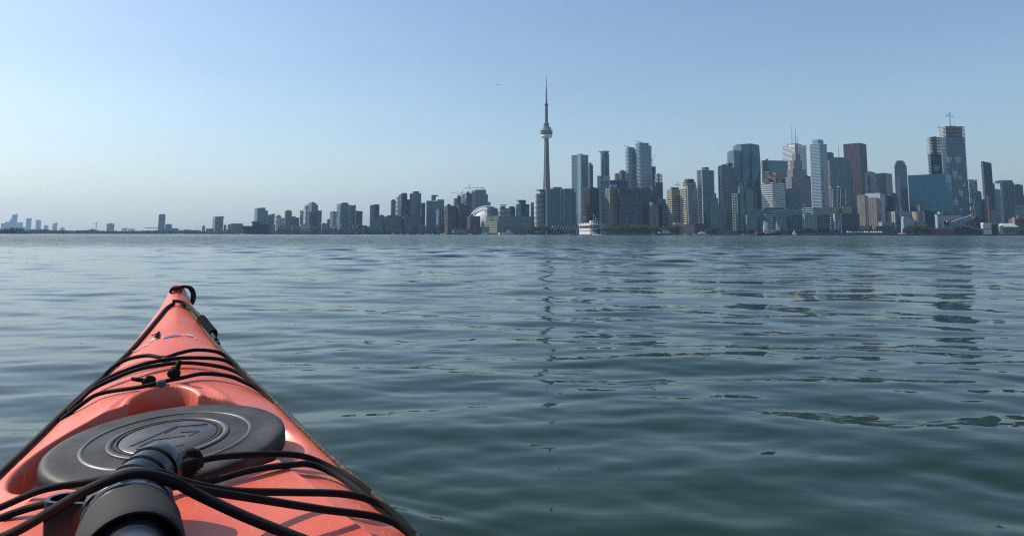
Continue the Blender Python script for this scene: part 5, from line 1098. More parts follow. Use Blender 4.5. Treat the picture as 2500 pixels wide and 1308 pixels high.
# ------------------------------------------------------------------ sugar refinery quay (right)
SY = 1500
def XZ(px, py, Y=SY): return proj_x(px, py, Y)
def shed(name, label, x0, x1, yt, mat, dep=20, Y=SY, yb=None, rz=0, roof=None, extra=None, cat='building'):
    xa, z = XZ(x0, yt, Y); xb = XZ(x1, yt, Y)[0]; z0 = ZL if yb is None else XZ(x0, yb, Y)[1]
    r = empty(name, (xa, Y, ZL), R(rz)); tag(r, label, cat); w = xb - xa; h = z - ZL
    MB().box(0, w, 0, dep, z0 - ZL, h).build('wall', MW[mat], r)
    if roof: MB().box(-.5, w+.5, -.5, dep+.5, h, h+.9).build('roof', MW[roof], r)
    if extra: extra(r, w, h)
    return r
def pipes(r, w, h):
    for i, fx in enumerate((.03, .18, .30, .42)): MB().cone(w*fx + 1, -1.4, h*.2, h*(1.0 - .05*i), 1.3, 1.3, 10).build('pipe', MW['ste2' if i % 2 == 0 else 'slate'], r, smooth=True, auto=40)
    for fz in (.35, .62, .82): MB().box(w*.02, w*.55, -2.4, -.2, h*fz, h*fz + 1.1).build('gantry', MW['conc'], r)
    for i in range(5): MB().box(w*(.06+.1*i), w*(.085+.1*i), -.5, .3, h*.45, h*.58).build('opening', MW['dark'], r)
    for fx in (.25, .45, .5): MB().cone(w*fx, 6, h, h + 8, .5, .4, 8).build('vent_stack', MW['steel'], r)
shed('refinery_block', 'grey refinery block with open pipe gantries on its front', 2180, 2233, 516, 'grey', 24, SY+14, extra=pipes)
shed('refinery_block', 'pale blue boxy refinery block before the tan silo', 2205, 2232.5, 534, 'lblue', 12, SY, extra=lambda r, w, h: MB().box(w*.05, w*.55, .5, 10, h, h+5).build('roof_box', MW['lblue'], r))
shed('refinery_shed', 'low grey shed left of the refinery gantries', 2154, 2184, 543, 'grey', 16, SY+8, roof='conc')
shed('refinery_shed', 'long dark low shed under the cream stone building', 2140, 2186, 552.5, 'slate', 14, SY+2, roof='purple')
shed('brick_hut', 'small red brick hut beside the refinery trees', 2204, 2218, 560, 'brick', 8, SY-8, roof='brown')
shed('tan_shed', 'tan box shed at the foot of the cream stone building', 2099.5, 2123, 550.5, 'tan', 12, SY, extra=lambda r, w, h: MB().box(w+.02, w+6, 2, 12, 0, h*.98).build('side_wing', MW['slate'], r))
shed('red_roof_shed', 'long low shed with plum roof behind the white tents', 2102, 2172, 561, 'slate', 10, SY-6, roof='purple')
def silo():
    xa, z = XZ(2246, 517); r = empty('storage_silo', (xa, SY + 10, ZL)); tag(r, 'round tan storage silo with hoist on top', 'silo'); q = SY/F; h = z - ZL
    MB().cone(0, 0, 0, h, 12*q, 12*q, 32).build('drum', MW['beige'], r, smooth=True, auto=40)
    m = MB(); m.bar((-6*q, -8, h + 15*q), (1*q, -8, h), 1.6*q); m.box(1*q, 4.5*q, -8, -4, h, h + 18*q); m.bar((-3*q, -6, h + 17*q), (5*q, -6, h + 18*q), 2*q); m.bar((2*q, -6, h+8*q), (-7*q, -6, h+19*q), .8*q); m.build('hoist', MW['steel'], r)
silo()
def dark_shed():
    xa, zt = XZ(2257, 514, SY+20); xb, zr = XZ(2300, 524, SY+20); r = empty('bulk_shed', (xa, SY+20, ZL)); tag(r, 'dark teal bulk shed with long sloping roof', 'building'); w = xb-xa; h0, h1 = zt-ZL, zr-ZL
    MB().add([(0,0,0),(w,0,0),(w,0,h1),(0,0,h0),(0,24,0),(w,24,0),(w,24,h1),(0,24,h0)], [(0,1,2,3),(7,6,5,4),(0,3,7,4),(1,5,6,2),(3,2,6,7)]).build('wall', MW['navy'], r)
    MB().add([(-1,-1,h0),(w+1,-1,h1),(w+1,25,h1),(-1,25,h0),(-1,-1,h0+1.2),(w+1,-1,h1+1.2),(w+1,25,h1+1.2),(-1,25,h0+1.2)], [(0,1,5,4),(1,2,6,5),(2,3,7,6),(3,0,4,7),(4,5,6,7)]).build('roof', MW['dark'], r)
dark_shed()
def sign(r, w, h):
    m = MB()
    for x0, x1 in ((.32, .40), (.41, .455), (.465, .53), (.545, .60), (.62, .68), (.69, .74), (.75, .83)): m.box(w*x0, w*x1, -.25, .05, h*.70, h*.745)
    m.build('sign_letters', MW['navy'], r)
    MB().box(w*.13, w*.29, 2, 9, h, h+6.5).build('roof_box', MW['conc'], r); MB().box(w*.02, w*.15, 3, 9, h, h+2.2).build('roof_box', MW['grey'], r)
    MB().box(-1.2, w+.5, -.6, 1, h-.1, h+.9).build('eaves', MW['dark'], r)
    for i in range(1, 8): MB().box(w*i/8-.12, w*i/8+.12, -.12, .05, 0, h-.2).build('cladding_joint', MW['slate'], r)
shed('sugar_shed', 'long white sugar shed with a dark line of lettering', 2288, 2347, 525, 'lblue', 22, SY+6, extra=sign)
shed('sugar_shed', 'lower pale shed with dark doors right of the lettered shed', 2346, 2367, 529, 'lblue', 16, SY+9, extra=lambda r, w, h: [MB().box(w*(.1+.22*i), w*(.2+.22*i), -.2, .1, h*.1, h*.5).build('door', MW['slate'], r) for i in range(4)])
def conveyor(label, a, b, th, Y, legs):
    (xa, za), (xb, zb) = XZ(*a, Y), XZ(*b, Y); r = empty('conveyor_bridge', (xa, Y, ZL)); tag(r, label, 'conveyor'); q = Y/F
    A = Vector((0,0,za-ZL)); Bv = Vector((xb-xa,0,zb-ZL)); MB().bar(A, Bv, 4, th*q).build('gallery', MW['conc'], r)
    MB().bar(A + Vector((0,-2.1,-th*q*.05)), Bv + Vector((0,-2.1,-th*q*.05)), .3, th*q*.25).build('window_strip', MW['slate'], r)
    for f in legs: p = A.lerp(Bv, f); m = MB(); m.bar((p.x-1.2,0,0), (p.x,0,p.z-th*q*.4), .8); m.bar((p.x+1.2,0,0), (p.x,0,p.z-th*q*.4), .8); m.build('trestle', MW['slate'], r)
conveyor('conveyor gallery rising to the right across the sugar shed', (2318, 544), (2371, 527.5), 3.6, SY-4, (.42, .95))
conveyor('conveyor gallery sloping down right to the quay', (2311, 540), (2420, 567), 4.0, SY-9, (.4, .62))
def frame_tower():
    xa, z = XZ(2304, 538.5, SY-7); xb = XZ(2316, 538.5, SY-7)[0]; r = empty('transfer_tower', (xa, SY-7, ZL)); tag(r, 'open dark steel transfer tower where the conveyors meet', 'tower'); w, h = xb-xa, z-ZL
    for x in (0, w/2, w): MB().box(x-.5, x+.5, -.5, .5, 0, h).build('post', MW['slate'], r)
    for f in (.3, .62, .98): MB().box(-.5, w+.5, -.8, 5, h*f-.5, h*f).build('floor', MW['steel'], r)
    MB().box(.5, w-.5, 1, 5, h*.62, h*.95).build('cladding', MW['slate'], r)
frame_tower()
def gable():
    Y = SY+4; xa, zr = XZ(2357, 529.5, Y); xb = XZ(2412, 529.5, Y)[0]; ze = XZ(2400, 541, Y)[1]-ZL; r = empty('brick_gable_house', (xa, Y, ZL)); tag(r, 'dark red gabled warehouse with black roof', 'building'); w = xb-xa; h = zr-ZL
    MB().add([(0,0,0),(w,0,0),(w,0,ze*.8),(w*.45,0,h*.96),(0,0,ze*.7),(0,26,0),(w,26,0),(w,26,ze*.8),(w*.45,26,h*.96),(0,26,ze*.7)], [(0,1,2,3,4),(9,8,7,6,5),(0,4,9,5),(1,6,7,2)]).build('wall', MW['brick'], r)
    for (xA, zA, xB, zB) in ((-.6, ze*.7, w*.45, h), (w*.45, h, w+.8, ze*.8)):
        MB().add([(xA,-2.5,zA),(xB,-2.5,zB),(xB,27,zB),(xA,27,zA),(xA,-2.5,zA+1),(xB,-2.5,zB+1),(xB,27,zB+1),(xA,27,zA+1)], [(0,1,5,4),(1,2,6,5),(2,3,7,6),(3,0,4,7),(4,5,6,7),(3,2,1,0)]).build('roof', MW['dark'], r)
    MB().box(w*.5, w*.92, -1.6, -.3, ze*.72, h*.78).build('dark_dormer', MW['navy'], r)
gable()
shed('white_hopper', 'white boxy hopper tower at the foot of the conveyor', 2401, 2420, 543.5, 'ste2', 9, SY-12, extra=lambda r, w, h: [MB().box(-.5, w+.5, -.6, 9.4, h*.47, h*.51).build('ledge', MW['slate'], r)] + [MB().box(w*.08, w*.92, -.15, .1, h*(.1+.5*i), h*(.12+.5*i)).build('seam', MW['grey'], r) for i in range(2)])
shed('loading_bay', 'black open loading bay with thin white roof', 2421, 2438, 546.5, 'dark', 14, SY, roof='ste2')
def green_house(r, w, h):
    MB().add([(-1,-2,h),(w+1,-2,h),(w-6,9,h+7),(4,9,h+7),(-1,20,h),(w+1,20,h)], [(0,1,2,3),(3,2,5,4),(0,3,4),(1,5,2)]).build('roof', plain('copper_green', (.40,.50,.40), .6, .1, .1), r)
    for i in range(5): MB().box(w*(.08+.19*i), w*(.19+.19*i), -.3, .1, h*.2, h*.75).build('door', MW['slate'], r)
shed('harbour_house', 'low grey harbour house with pale green roof', 2446, 2486, 553.5, 'grey', 18, SY, extra=green_house)
shed('harbour_hut', 'pale narrow hut between the loading bay and the green roof', 2440, 2449, 552, 'conc', 8, SY-6, roof='sgrn')
def brick_end(r, w, h):
    MB().cone(w*.35, 6, h, h + 7, 5, 3.5, 14).build('dome', MW['brick'], r); MB().box(-1.5, 2.5, -.5, 6, 0, h*1.1).build('corner_post', MW['grey'], r)
    for i in range(3): MB().box(w*(.2+.2*i), w*(.3+.2*i), -.2, .1, h*.3, h*.6).build('window', MG['dark'], r)
shed('brick_building', 'red brick building cut by the right edge of the photo', 2478, 2520, 534, 'brick', 20, SY+25, extra=brick_end)
shed('low_wall_shed', 'dark red long shed along the quay below the sugar shed', 2275, 2331, 558.5, 'brick', 10, SY-12, roof='conc')
shed('low_wall_shed', 'dark teal long shed along the quay below the conveyors', 2331, 2398, 556.5, 'navy', 10, SY-6)
def tents():
    for i in range(14):
        px = 2068 + i*6.1 + (3 if i > 8 else 0); xa, z = XZ(px, 564.4, 1489); r = empty('market_tent', (xa, 1489, ZL)); q = 1489/F; w = 5.2*q; h = (z - ZL)
        tag(r, 'small white peaked tent, ' + ORD[i] + ' from the left in the quay row', 'tent', 'white tents along the quay')
        MB().add([(0,0,h*.55),(w,0,h*.55),(w,4,h*.55),(0,4,h*.55),(w/2,2,h*1.1)], [(0,1,4),(1,2,4),(2,3,4),(3,0,4)]).build('canopy', MW['white'], r)
        m = MB()
        for x in (.1, w-.1):
            for y in (.1, 3.9): m.box(x-.12, x+.12, y-.12, y+.12, 0, h*.55)
        m.build('poles', MW['steel'], r); MB().box(.3, w-.3, 3.2, 3.5, 0, h*.5).build('back_wall', MW['slate'], r)
tents()
def quay_light():
    xa, z = XZ(2202, 552.5, 1488); r = empty('white_pylon', (xa, 1488, ZL)); tag(r, 'bright white pylon on the quay beside the refinery', 'pylon')
    MB().cone(0, 0, 0, z-ZL, 1.3, .9, 12).build('column', MW['white'], r, smooth=True, auto=40); MB().box(-6, 7, -1.5, 2, 0, 2.2).build('base_hut', MW['white'], r)
quay_light()
def promenade():
    xa, z = XZ(1752, 561.5, 1492); xb = XZ(1815, 561.5, 1492)[0]; r = empty('ferry_pavilion', (xa, 1492, ZL)); tag(r, 'long flat roofed waterfront pavilion under the green condos', 'building'); w, h = xb-xa, z-ZL
    MB().box(0, w, 0, 10, h-1.2, h).build('roof', MW['grey'], r); MB().box(1, w-1, 4, 9, 0, h-1.2).build('glass_front', MG['dark'], r)
    for i in range(12): MB().box(w*i/11.5, w*i/11.5+.6, .2, .8, 0, h-1.2).build('column', MW['conc'], r)
promenade()
# ------------------------------------------------------------------ trees
def leaf_mat(name, c0, c1):
    m, nt, b = newmat(name); n = noise(nt, .9, 3, .6); oi = nt.nodes.new('ShaderNodeObjectInfo')
    c = mixc(nt, ramp(nt, n.outputs[0], .3, .7), c0, c1)
    hs = nt.nodes.new('ShaderNodeHueSaturation'); hs.inputs['Hue'].default_value = .5; lk(nt, math_node(nt, 'MULTIPLY_ADD', oi.outputs['Random'], .5, .75), hs.inputs['Value']); lk(nt, c, hs.inputs['Color'])
    lk(nt, hs.outputs[0], b.inputs['Base Color']); b.inputs['Roughness'].default_value = .7; return m
M_LEAF = leaf_mat('tree_leaves', (.026, .046, .018), (.060, .085, .034)); M_BARK = plain('bark', (.06, .045, .035), .9, .3, 1)
def tree_meshes(seed):
    rg = random.Random(seed); n = 620; V = []; Fc = []
    lobes = [(rg.uniform(-.28,.28), rg.uniform(-.28,.28), rg.uniform(.42,.82), rg.uniform(.16,.27)) for _ in range(9)] + [(0,0,.6,.3)]
    for i in range(n):
        lx, ly, lz, lr = rg.choice(lobes); d = Vector((rg.gauss(0,1), rg.gauss(0,1), rg.gauss(.15,1))).normalized()*lr*rg.uniform(.65, 1.08)
        c = Vector((lx, ly, lz)) + d*1.0; s = rg.uniform(.020, .042); a = Vector((rg.gauss(0,1), rg.gauss(0,1), rg.gauss(0,.6))).normalized(); b = a.orthogonal().normalized(); b.rotate(Matrix.Rotation(rg.uniform(0,6.28), 3, a)); c2 = a.cross(b)
        k = len(V); V += [tuple(c + b*s), tuple(c + c2*s*.8), tuple(c - b*s), tuple(c - c2*s*.8)]; Fc.append((k,k+1,k+2,k+3))
    cm = MB(); cm.v = V; cm.f = Fc; crown = cm.mesh('crown', M_LEAF)
    t = MB(); t.tube([(0,0,0),(.01,0,.25),(0,.01,.55)], [.035,.026,.014], 7)
    for lx, ly, lz, lr in lobes[:6]: t.tube([(0,0,.28), (lx*.5, ly*.5, .28+(lz-.28)*.55), (lx, ly, lz)], [.018,.012,.006], 5)
    return crown, t.mesh('trunk', M_BARK)
TREES = [tree_meshes(s) for s in range(5)]
TN = [0]
def tree(px, Y, ytop, wf=1.0, label='', group=None, nm='shore_tree'):
    rg = random.Random(TN[0]*7+3); TN[0] += 1
    xa, z = proj_x(px, ytop, Y); h = (z - ZL)/.98; o = empty(nm, (xa, Y, ZL), rg.uniform(0, 6.28)); tag(o, label, 'tree', group)
    cr, tr = TREES[TN[0] % 5]; w = h*wf
    for nmp, me in (('crown', cr), ('trunk', tr)):
        c = bpy.data.objects.new(nmp, me); COL.objects.link(c); c.parent = o; c.scale = (w, w, h)
rgt = random.Random(21)
def tree_row(x0, x1, yt, step, label, group, Y=1490, jit=3.0):
    x = x0; k = 0
    while x < x1:
        tree(x, Y + rgt.uniform(-3, 12), yt + rgt.uniform(-jit, jit*.6), rgt.uniform(.95, 1.5), label + ', ' + ORD[k] + ' from the left', group); k += 1; x += step*rgt.uniform(.7, 1.3)
tree_row(1302, 1345, 552, 7, 'leafy tree in the row at the foot of the teal slabs', 'trees below the teal slabs')
tree_row(1346, 1412, 560, 7, 'low leafy tree before the slanting gallery', 'trees before the slanting gallery')
tree_row(1474, 1508, 553, 7, 'round leafy tree just right of the ferry', 'trees right of the ferry')
tree_row(1510, 1586, 549, 7.5, 'full leafy tree below the wide apartment slab', 'trees below the apartment slab')
tree_row(1588, 1655, 553, 8, 'dark leafy tree left of the hotel podium', 'trees left of the hotel podium')
tree_row(1718, 1752, 557, 7, 'dark tree between the hotel podium and the green condos', 'trees right of the hotel podium')
tree_row(1808, 1850, 561, 7, 'small tree left of the tall ship stern', 'trees left of the tall ship')
tree_row(1912, 1962, 558, 6, 'tree on the quay right of the tall ship bow', 'trees right of the tall ship')
tree_row(1964, 2052, 559, 7, 'small tree below the right quay houses', 'trees below the right quay houses')
for k, (px, yt, wf) in enumerate(((2222, 546, 1.15), (2230, 550, 1.2), (2238, 547, 1.2), (2246, 551, 1.2), (2254, 545, 1.1), (2262, 549, 1.0))): tree(px, 1478.5 + 6 + rgt.uniform(0, 8), yt, wf, 'big dark round tree before the tan silo, ' + ORD[k] + ' from the left', 'trees before the tan silo')
tree_row(1240, 1302, 561, 7, 'low tree before the long terminal', 'trees before the terminal')
tree_row(1150, 1176, 562, 8, 'low tree left of the terminal shed', 'trees left of the terminal')
tree_row(657, 760, 563, 8, 'dim shoreline tree right of the navy silos', 'trees right of the navy silos', 1700, 2)
tree_row(762, 905, 560, 8, 'dark shoreline tree below the left skyline gap', 'trees below the left terraces', 1700, 3)
tree_row(906, 1010, 562, 8, 'dim shoreline tree below the slate slabs', 'trees below the slate slabs', 1690, 2)
tree_row(1010, 1104, 563, 9, 'dim tree behind the marina boats', 'trees behind the marina', 1670, 2)
tree_row(2466, 2500, 556, 10, 'dim tree by the right edge harbour house', 'trees at the right edge', 1510, 2)
# far-off woods that read as one mass
def wood(name, label, x0, x1, Y, tops, seed, leaf=2.2, dens=60):
    rg = random.Random(seed); m = MB(); q = Y/F; px = x0
    tops = pchip([a for a, _ in tops], [b for _, b in tops])
    while px < x1:
        zt = PZ(px, float(tops(px)) + rg.uniform(-1.5, 1.0), Y); xa = PX(px, Y)
        for i in range(dens):
            z = rg.uniform(0, 1)**.7*zt; s = leaf*rg.uniform(.5, 1.3); c = Vector((xa + rg.uniform(-3, 3)*q, Y + rg.uniform(-20, 20), z)); a = Vector((rg.gauss(0,1), rg.gauss(0,1), rg.gauss(0,1))).normalized(); b = a.orthogonal().normalized(); d = a.cross(b)
            k = len(m.v); m.v += [tuple(c+b*s), tuple(c+d*s*.8), tuple(c-b*s), tuple(c-d*s*.8)]; m.f.append((k,k+1,k+2,k+3))
        px += 2.4
    o = m.build(name, M_LEAF); tag(o, label, 'wood', kind='stuff')
wood('island_wood', 'dark wooded island shore at the left edge', -60, 62, 1650, [(-60, 560), (2, 560), (8, 565), (14, 563), (27, 561), (34, 557), (42, 558), (46, 565), (62, 568)], 3)
wood('far_shore_wood', 'long hazy wooded shore under the far towers', 40, 300, 2660, [(40, 567), (70, 563.5), (95, 561), (120, 562.5), (150, 564), (180, 565), (220, 564), (230, 560), (233, 566), (260, 565), (300, 566)], 4, 3.4, 36)
wood('mid_shore_wood', 'low hazy trees under the lone grey slab tower', 300, 600, 2640, [(300, 567), (340, 565), (380, 564), (410, 561), (440, 564), (480, 566), (520, 566), (560, 562), (600, 563)], 5, 3.0, 30)
def islet():
    poly = [(PX(-90, 1600), 1600), (PX(64, 1630), 1630), (PX(64, 1700), 1700), (PX(-90, 1720), 1720)]
    m = MB().prism(poly, -2, .9); o = m.build('island_ground', M_LAND); o['kind'] = 'structure'
islet()
# ------------------------------------------------------------------ boats
M_BW = plain('white_boat_paint', (.54, .55, .55), .35, .05, .2); M_BD = plain('dark_boat_paint', (.018, .018, .022), .45, .2, .2); M_BG = MG['dark']; M_WOOD = plain('dark_wood_hull', (.10, .055, .04), .6, .25, .3)
M_SAIL = plain('sail_cloth', (.74, .72, .68), .8, .08, .15); M_FOAM_W = plain('white_water', (.75, .78, .80), .6, .1, .3); M_RAIL = plain('rail_white', (.7, .7, .7), .5, .05, 1)
def hull_mesh(L, Bm, D, sheer=.25, n=14):
    """bow towards +x; deck at height D, bow lifted by sheer"""
    m = MB(); rows = []
    for i in range(n+1):
        t = i/n; x = L*(t-.5); w = Bm/2*(.86 + .14*math.sin(min(t, .5)*math.pi))*(1 - max(0, (t-.5)/.5)**2.4); w = max(w, .03); dz = D*(1 + sheer*max(0, (t-.35)/.65)**2)
        rows.append([(x, -w, dz), (x - L*.01*t, -w*.9, dz*.45), (x - L*.06*max(0,(t-.7)/.3), -w*.6, -D*.35), (x - L*.06*max(0,(t-.7)/.3), w*.6, -D*.35), (x - L*.01*t, w*.9, dz*.45), (x, w, dz)])
    c = 6; m.v = [p for r in rows for p in r]
    for i in range(n):
        for k in range(c-1): m.f.append((i*c+k, (i+1)*c+k, (i+1)*c+k+1, i*c+k+1))
        m.f.append((i*c+c-1, (i+1)*c+c-1, (i+1)*c, i*c))
    m.f.append(tuple(range(c-1,-1,-1))); m.f.append(tuple(n*c+k for k in range(c))); return m
def motorboat(px, Y, lpx, label, hd=0, tall=1.0, group=None, wake=False, mast=0, nm='motorboat'):
    q = Y/F; L = lpx*q; xa = proj_x(px, 571, Y)[0]; r = empty(nm, (xa, Y, 0), R(hd)); tag(r, label, 'boat', group); D = L*.10*tall; Bm = L*.30
    hull_mesh(L, Bm, D).build('hull', M_BW, r)
    MB().add([(-L*.28,-Bm*.34,D),(L*.16,-Bm*.34,D*1.1),(L*.16,Bm*.34,D*1.1),(-L*.28,Bm*.34,D),(-L*.26,-Bm*.28,D+L*.13*tall),(L*.02,-Bm*.28,D+L*.13*tall),(L*.02,Bm*.28,D+L*.13*tall),(-L*.26,Bm*.28,D+L*.13*tall)], [(0,1,5,4),(1,2,6,5),(2,3,7,6),(3,0,4,7),(4,5,6,7)]).build('cabin', M_BW, r)
    MB().add([(-L*.24,-Bm*.345,D+L*.045*tall),(L*.10,-Bm*.345,D+L*.045*tall),(L*.055,-Bm*.315,D+L*.10*tall),(-L*.24,-Bm*.315,D+L*.10*tall)], [(0,1,2,3)]).build('window', M_BG, r)
    MB().box(-L*.20, -L*.02, -Bm*.22, Bm*.22, D+L*.13*tall, D+L*.165*tall).build('flybridge', M_BW, r)
    if mast: MB().cone(-L*.1, 0, D, D+L*mast, L*.008, L*.004, 6).build('mast', M_RAIL, r)
    if wake:
        m = MB(); rg = random.Random(int(px))
        for i in range(26): c = Vector((-L*.5 - rg.uniform(0, L*1.0), rg.gauss(0, Bm*.3), .05)); s = L*rg.uniform(.02, .05); m.lathe([(s, 0), (s*.8, s*.35), (s*.2, s*.5)], c.x, c.y, 6)
        tag(m.build('wake_foam', M_FOAM_W, r, smooth=True), kind='stuff')
def sailboat(px, Y, lpx, mpx, label, sails=True, hd=0, color=M_BW):
    q = Y/F; L = lpx*q; H = mpx*q; xa = proj_x(px, 571, Y)[0]; r = empty('sailboat', (xa, Y, 0), R(hd)); tag(r, label, 'sailboat'); D = L*.09
    hull_mesh(L, L*.26, D).build('hull', color, r); MB().box(-L*.15, L*.15, -L*.07, L*.07, D, D+L*.06).build('cabin', M_BW, r)
    MB().cone(L*.05, 0, D, H, L*.012, L*.006, 6).build('mast', M_RAIL, r); MB().bar((L*.05,0,D+L*.12), (-L*.38,0,D+L*.12), L*.016).build('boom', M_RAIL, r)
    def sail(name, P):
        m = MB(); n = 6; A, Bp, C = [Vector(p) for p in P]
        for i in range(n+1):
            for j in range(n+1):
                u, v = i/n, j/n; p = A.lerp(Bp, u).lerp(C, v); p.y -= L*.05*math.sin(math.pi*u)*(1-v); m.v.append(tuple(p))
        for i in range(n):
            for j in range(n): m.f.append((i*(n+1)+j, (i+1)*(n+1)+j, (i+1)*(n+1)+j+1, i*(n+1)+j+1))
        m.build(name, M_SAIL, r, smooth=True)
    if sails: sail('mainsail', ((L*.04,0,D+L*.14), (-L*.36,0,D+L*.14), (L*.04,0,H*.95))); sail('jib', ((L*.47,0,D*1.3), (L*.08,0,D+L*.1), (L*.06,0,H*.82)))
motorboat(961, 1620, 11, 'white motor yacht alone below the slate slabs', 12, 1.4)
sailboat(978, 1625, 12, 25, 'bare masted white sailboat right of the white motor yacht', False, 5)
motorboat(996, 1618, 8, 'small white motorboat right of the bare masted sailboat', 20, 1.3)
for i, (px, l) in enumerate(((1018, 6), (1024, 7), (1040, 5), (1048, 7), (1058, 8), (1070, 6), (1078, 7))): motorboat(px, 1560 + 6*i, l, 'small moored boat in the marina, ' + ORD[i] + ' from the left', 15*i, 1.4, 'small boats moored in the marina', mast=.9 if i % 2 else 0)
motorboat(1148, 1470, 10, 'small white tour boat at the quay left of the terminal shed', 160, 1.2)
motorboat(1184, 1468, 19, 'white cruise boat moored at the teal shed', 175, 1.1, mast=.5, nm='motor_yacht')
motorboat(1219, 1466, 14, 'white motor yacht at the terminal with tall bow', 120, 1.6, nm='motor_yacht')
motorboat(1239, 1464, 28, 'largest grey and white yacht moored at the terminal', 178, 1.5, mast=.35, nm='motor_yacht')
motorboat(1291, 1470, 6, 'tiny white boat before the curved balcony condo', 40, 1.2)
motorboat(1392, 780, 13, 'white speedboat with wake left of the ferry', 8, .9, wake=True, nm='speedboat')
motorboat(1711, 1462, 40, 'long white tour boat moored at the hotel podium', 178, .75, nm='tour_boat')
motorboat(1672, 1465, 14, 'white cabin boat left of the long tour boat', 170, 1.0)
motorboat(1814, 1100, 12, 'small white speedboat left of the tall ship', 185, .8, wake=True, nm='speedboat')
motorboat(1597, 1470, 9, 'tiny pale workboat left of the steam style tour ship', 0, 1.2)
for px, lb in ((45, 'white fleck of a boat by the wooded island'), (172, 'bright small boat before the far wooded shore'), (690, 'tiny white boat below the slim dark tower'), (608, 'low white boat before the navy silos')): motorboat(px, 1560, 5, lb, 10, 1.3)
sailboat(1939, 1280, 11, 15, 'small dinghy with pinkish white sail right of the tall ship', True, -20)
# steam-style tour ship with slanted white poles
def tour_ship():
    Y = 1465; q = Y/F; L = 38*q; xa = proj_x(1622, 571, Y)[0]; r = empty('tour_ship', (xa, Y, 0), R(180)); tag(r, 'moored tour ship with slanted white poles left of the hotel podium', 'ship')
    hull_mesh(L, L*.2, 2.6).build('hull', M_BD, r); MB().box(-L*.42, L*.34, -L*.08, L*.08, 2.6, 5.2).build('deckhouse', M_BW, r)
    for i in range(11): MB().box(-L*.38 + L*.062*i, -L*.345 + L*.062*i, L*.08, L*.083, 3.4, 4.6).build('window', M_BG, r)
    MB().box(-L*.40, L*.30, -L*.07, L*.07, 5.2, 5.6).build('upper_deck', M_BW, r)
    for i in range(4): x = L*(.02 - .10*i); MB().bar((x, 0, 5.4), (x + 2.4, 0, 11), .75).build('pole', M_BW, r)
    MB().box(L*.3, L*.38, -1.5, 1.5, 2.8, 6.4).build('wheelhouse', M_BW, r)
tour_ship()
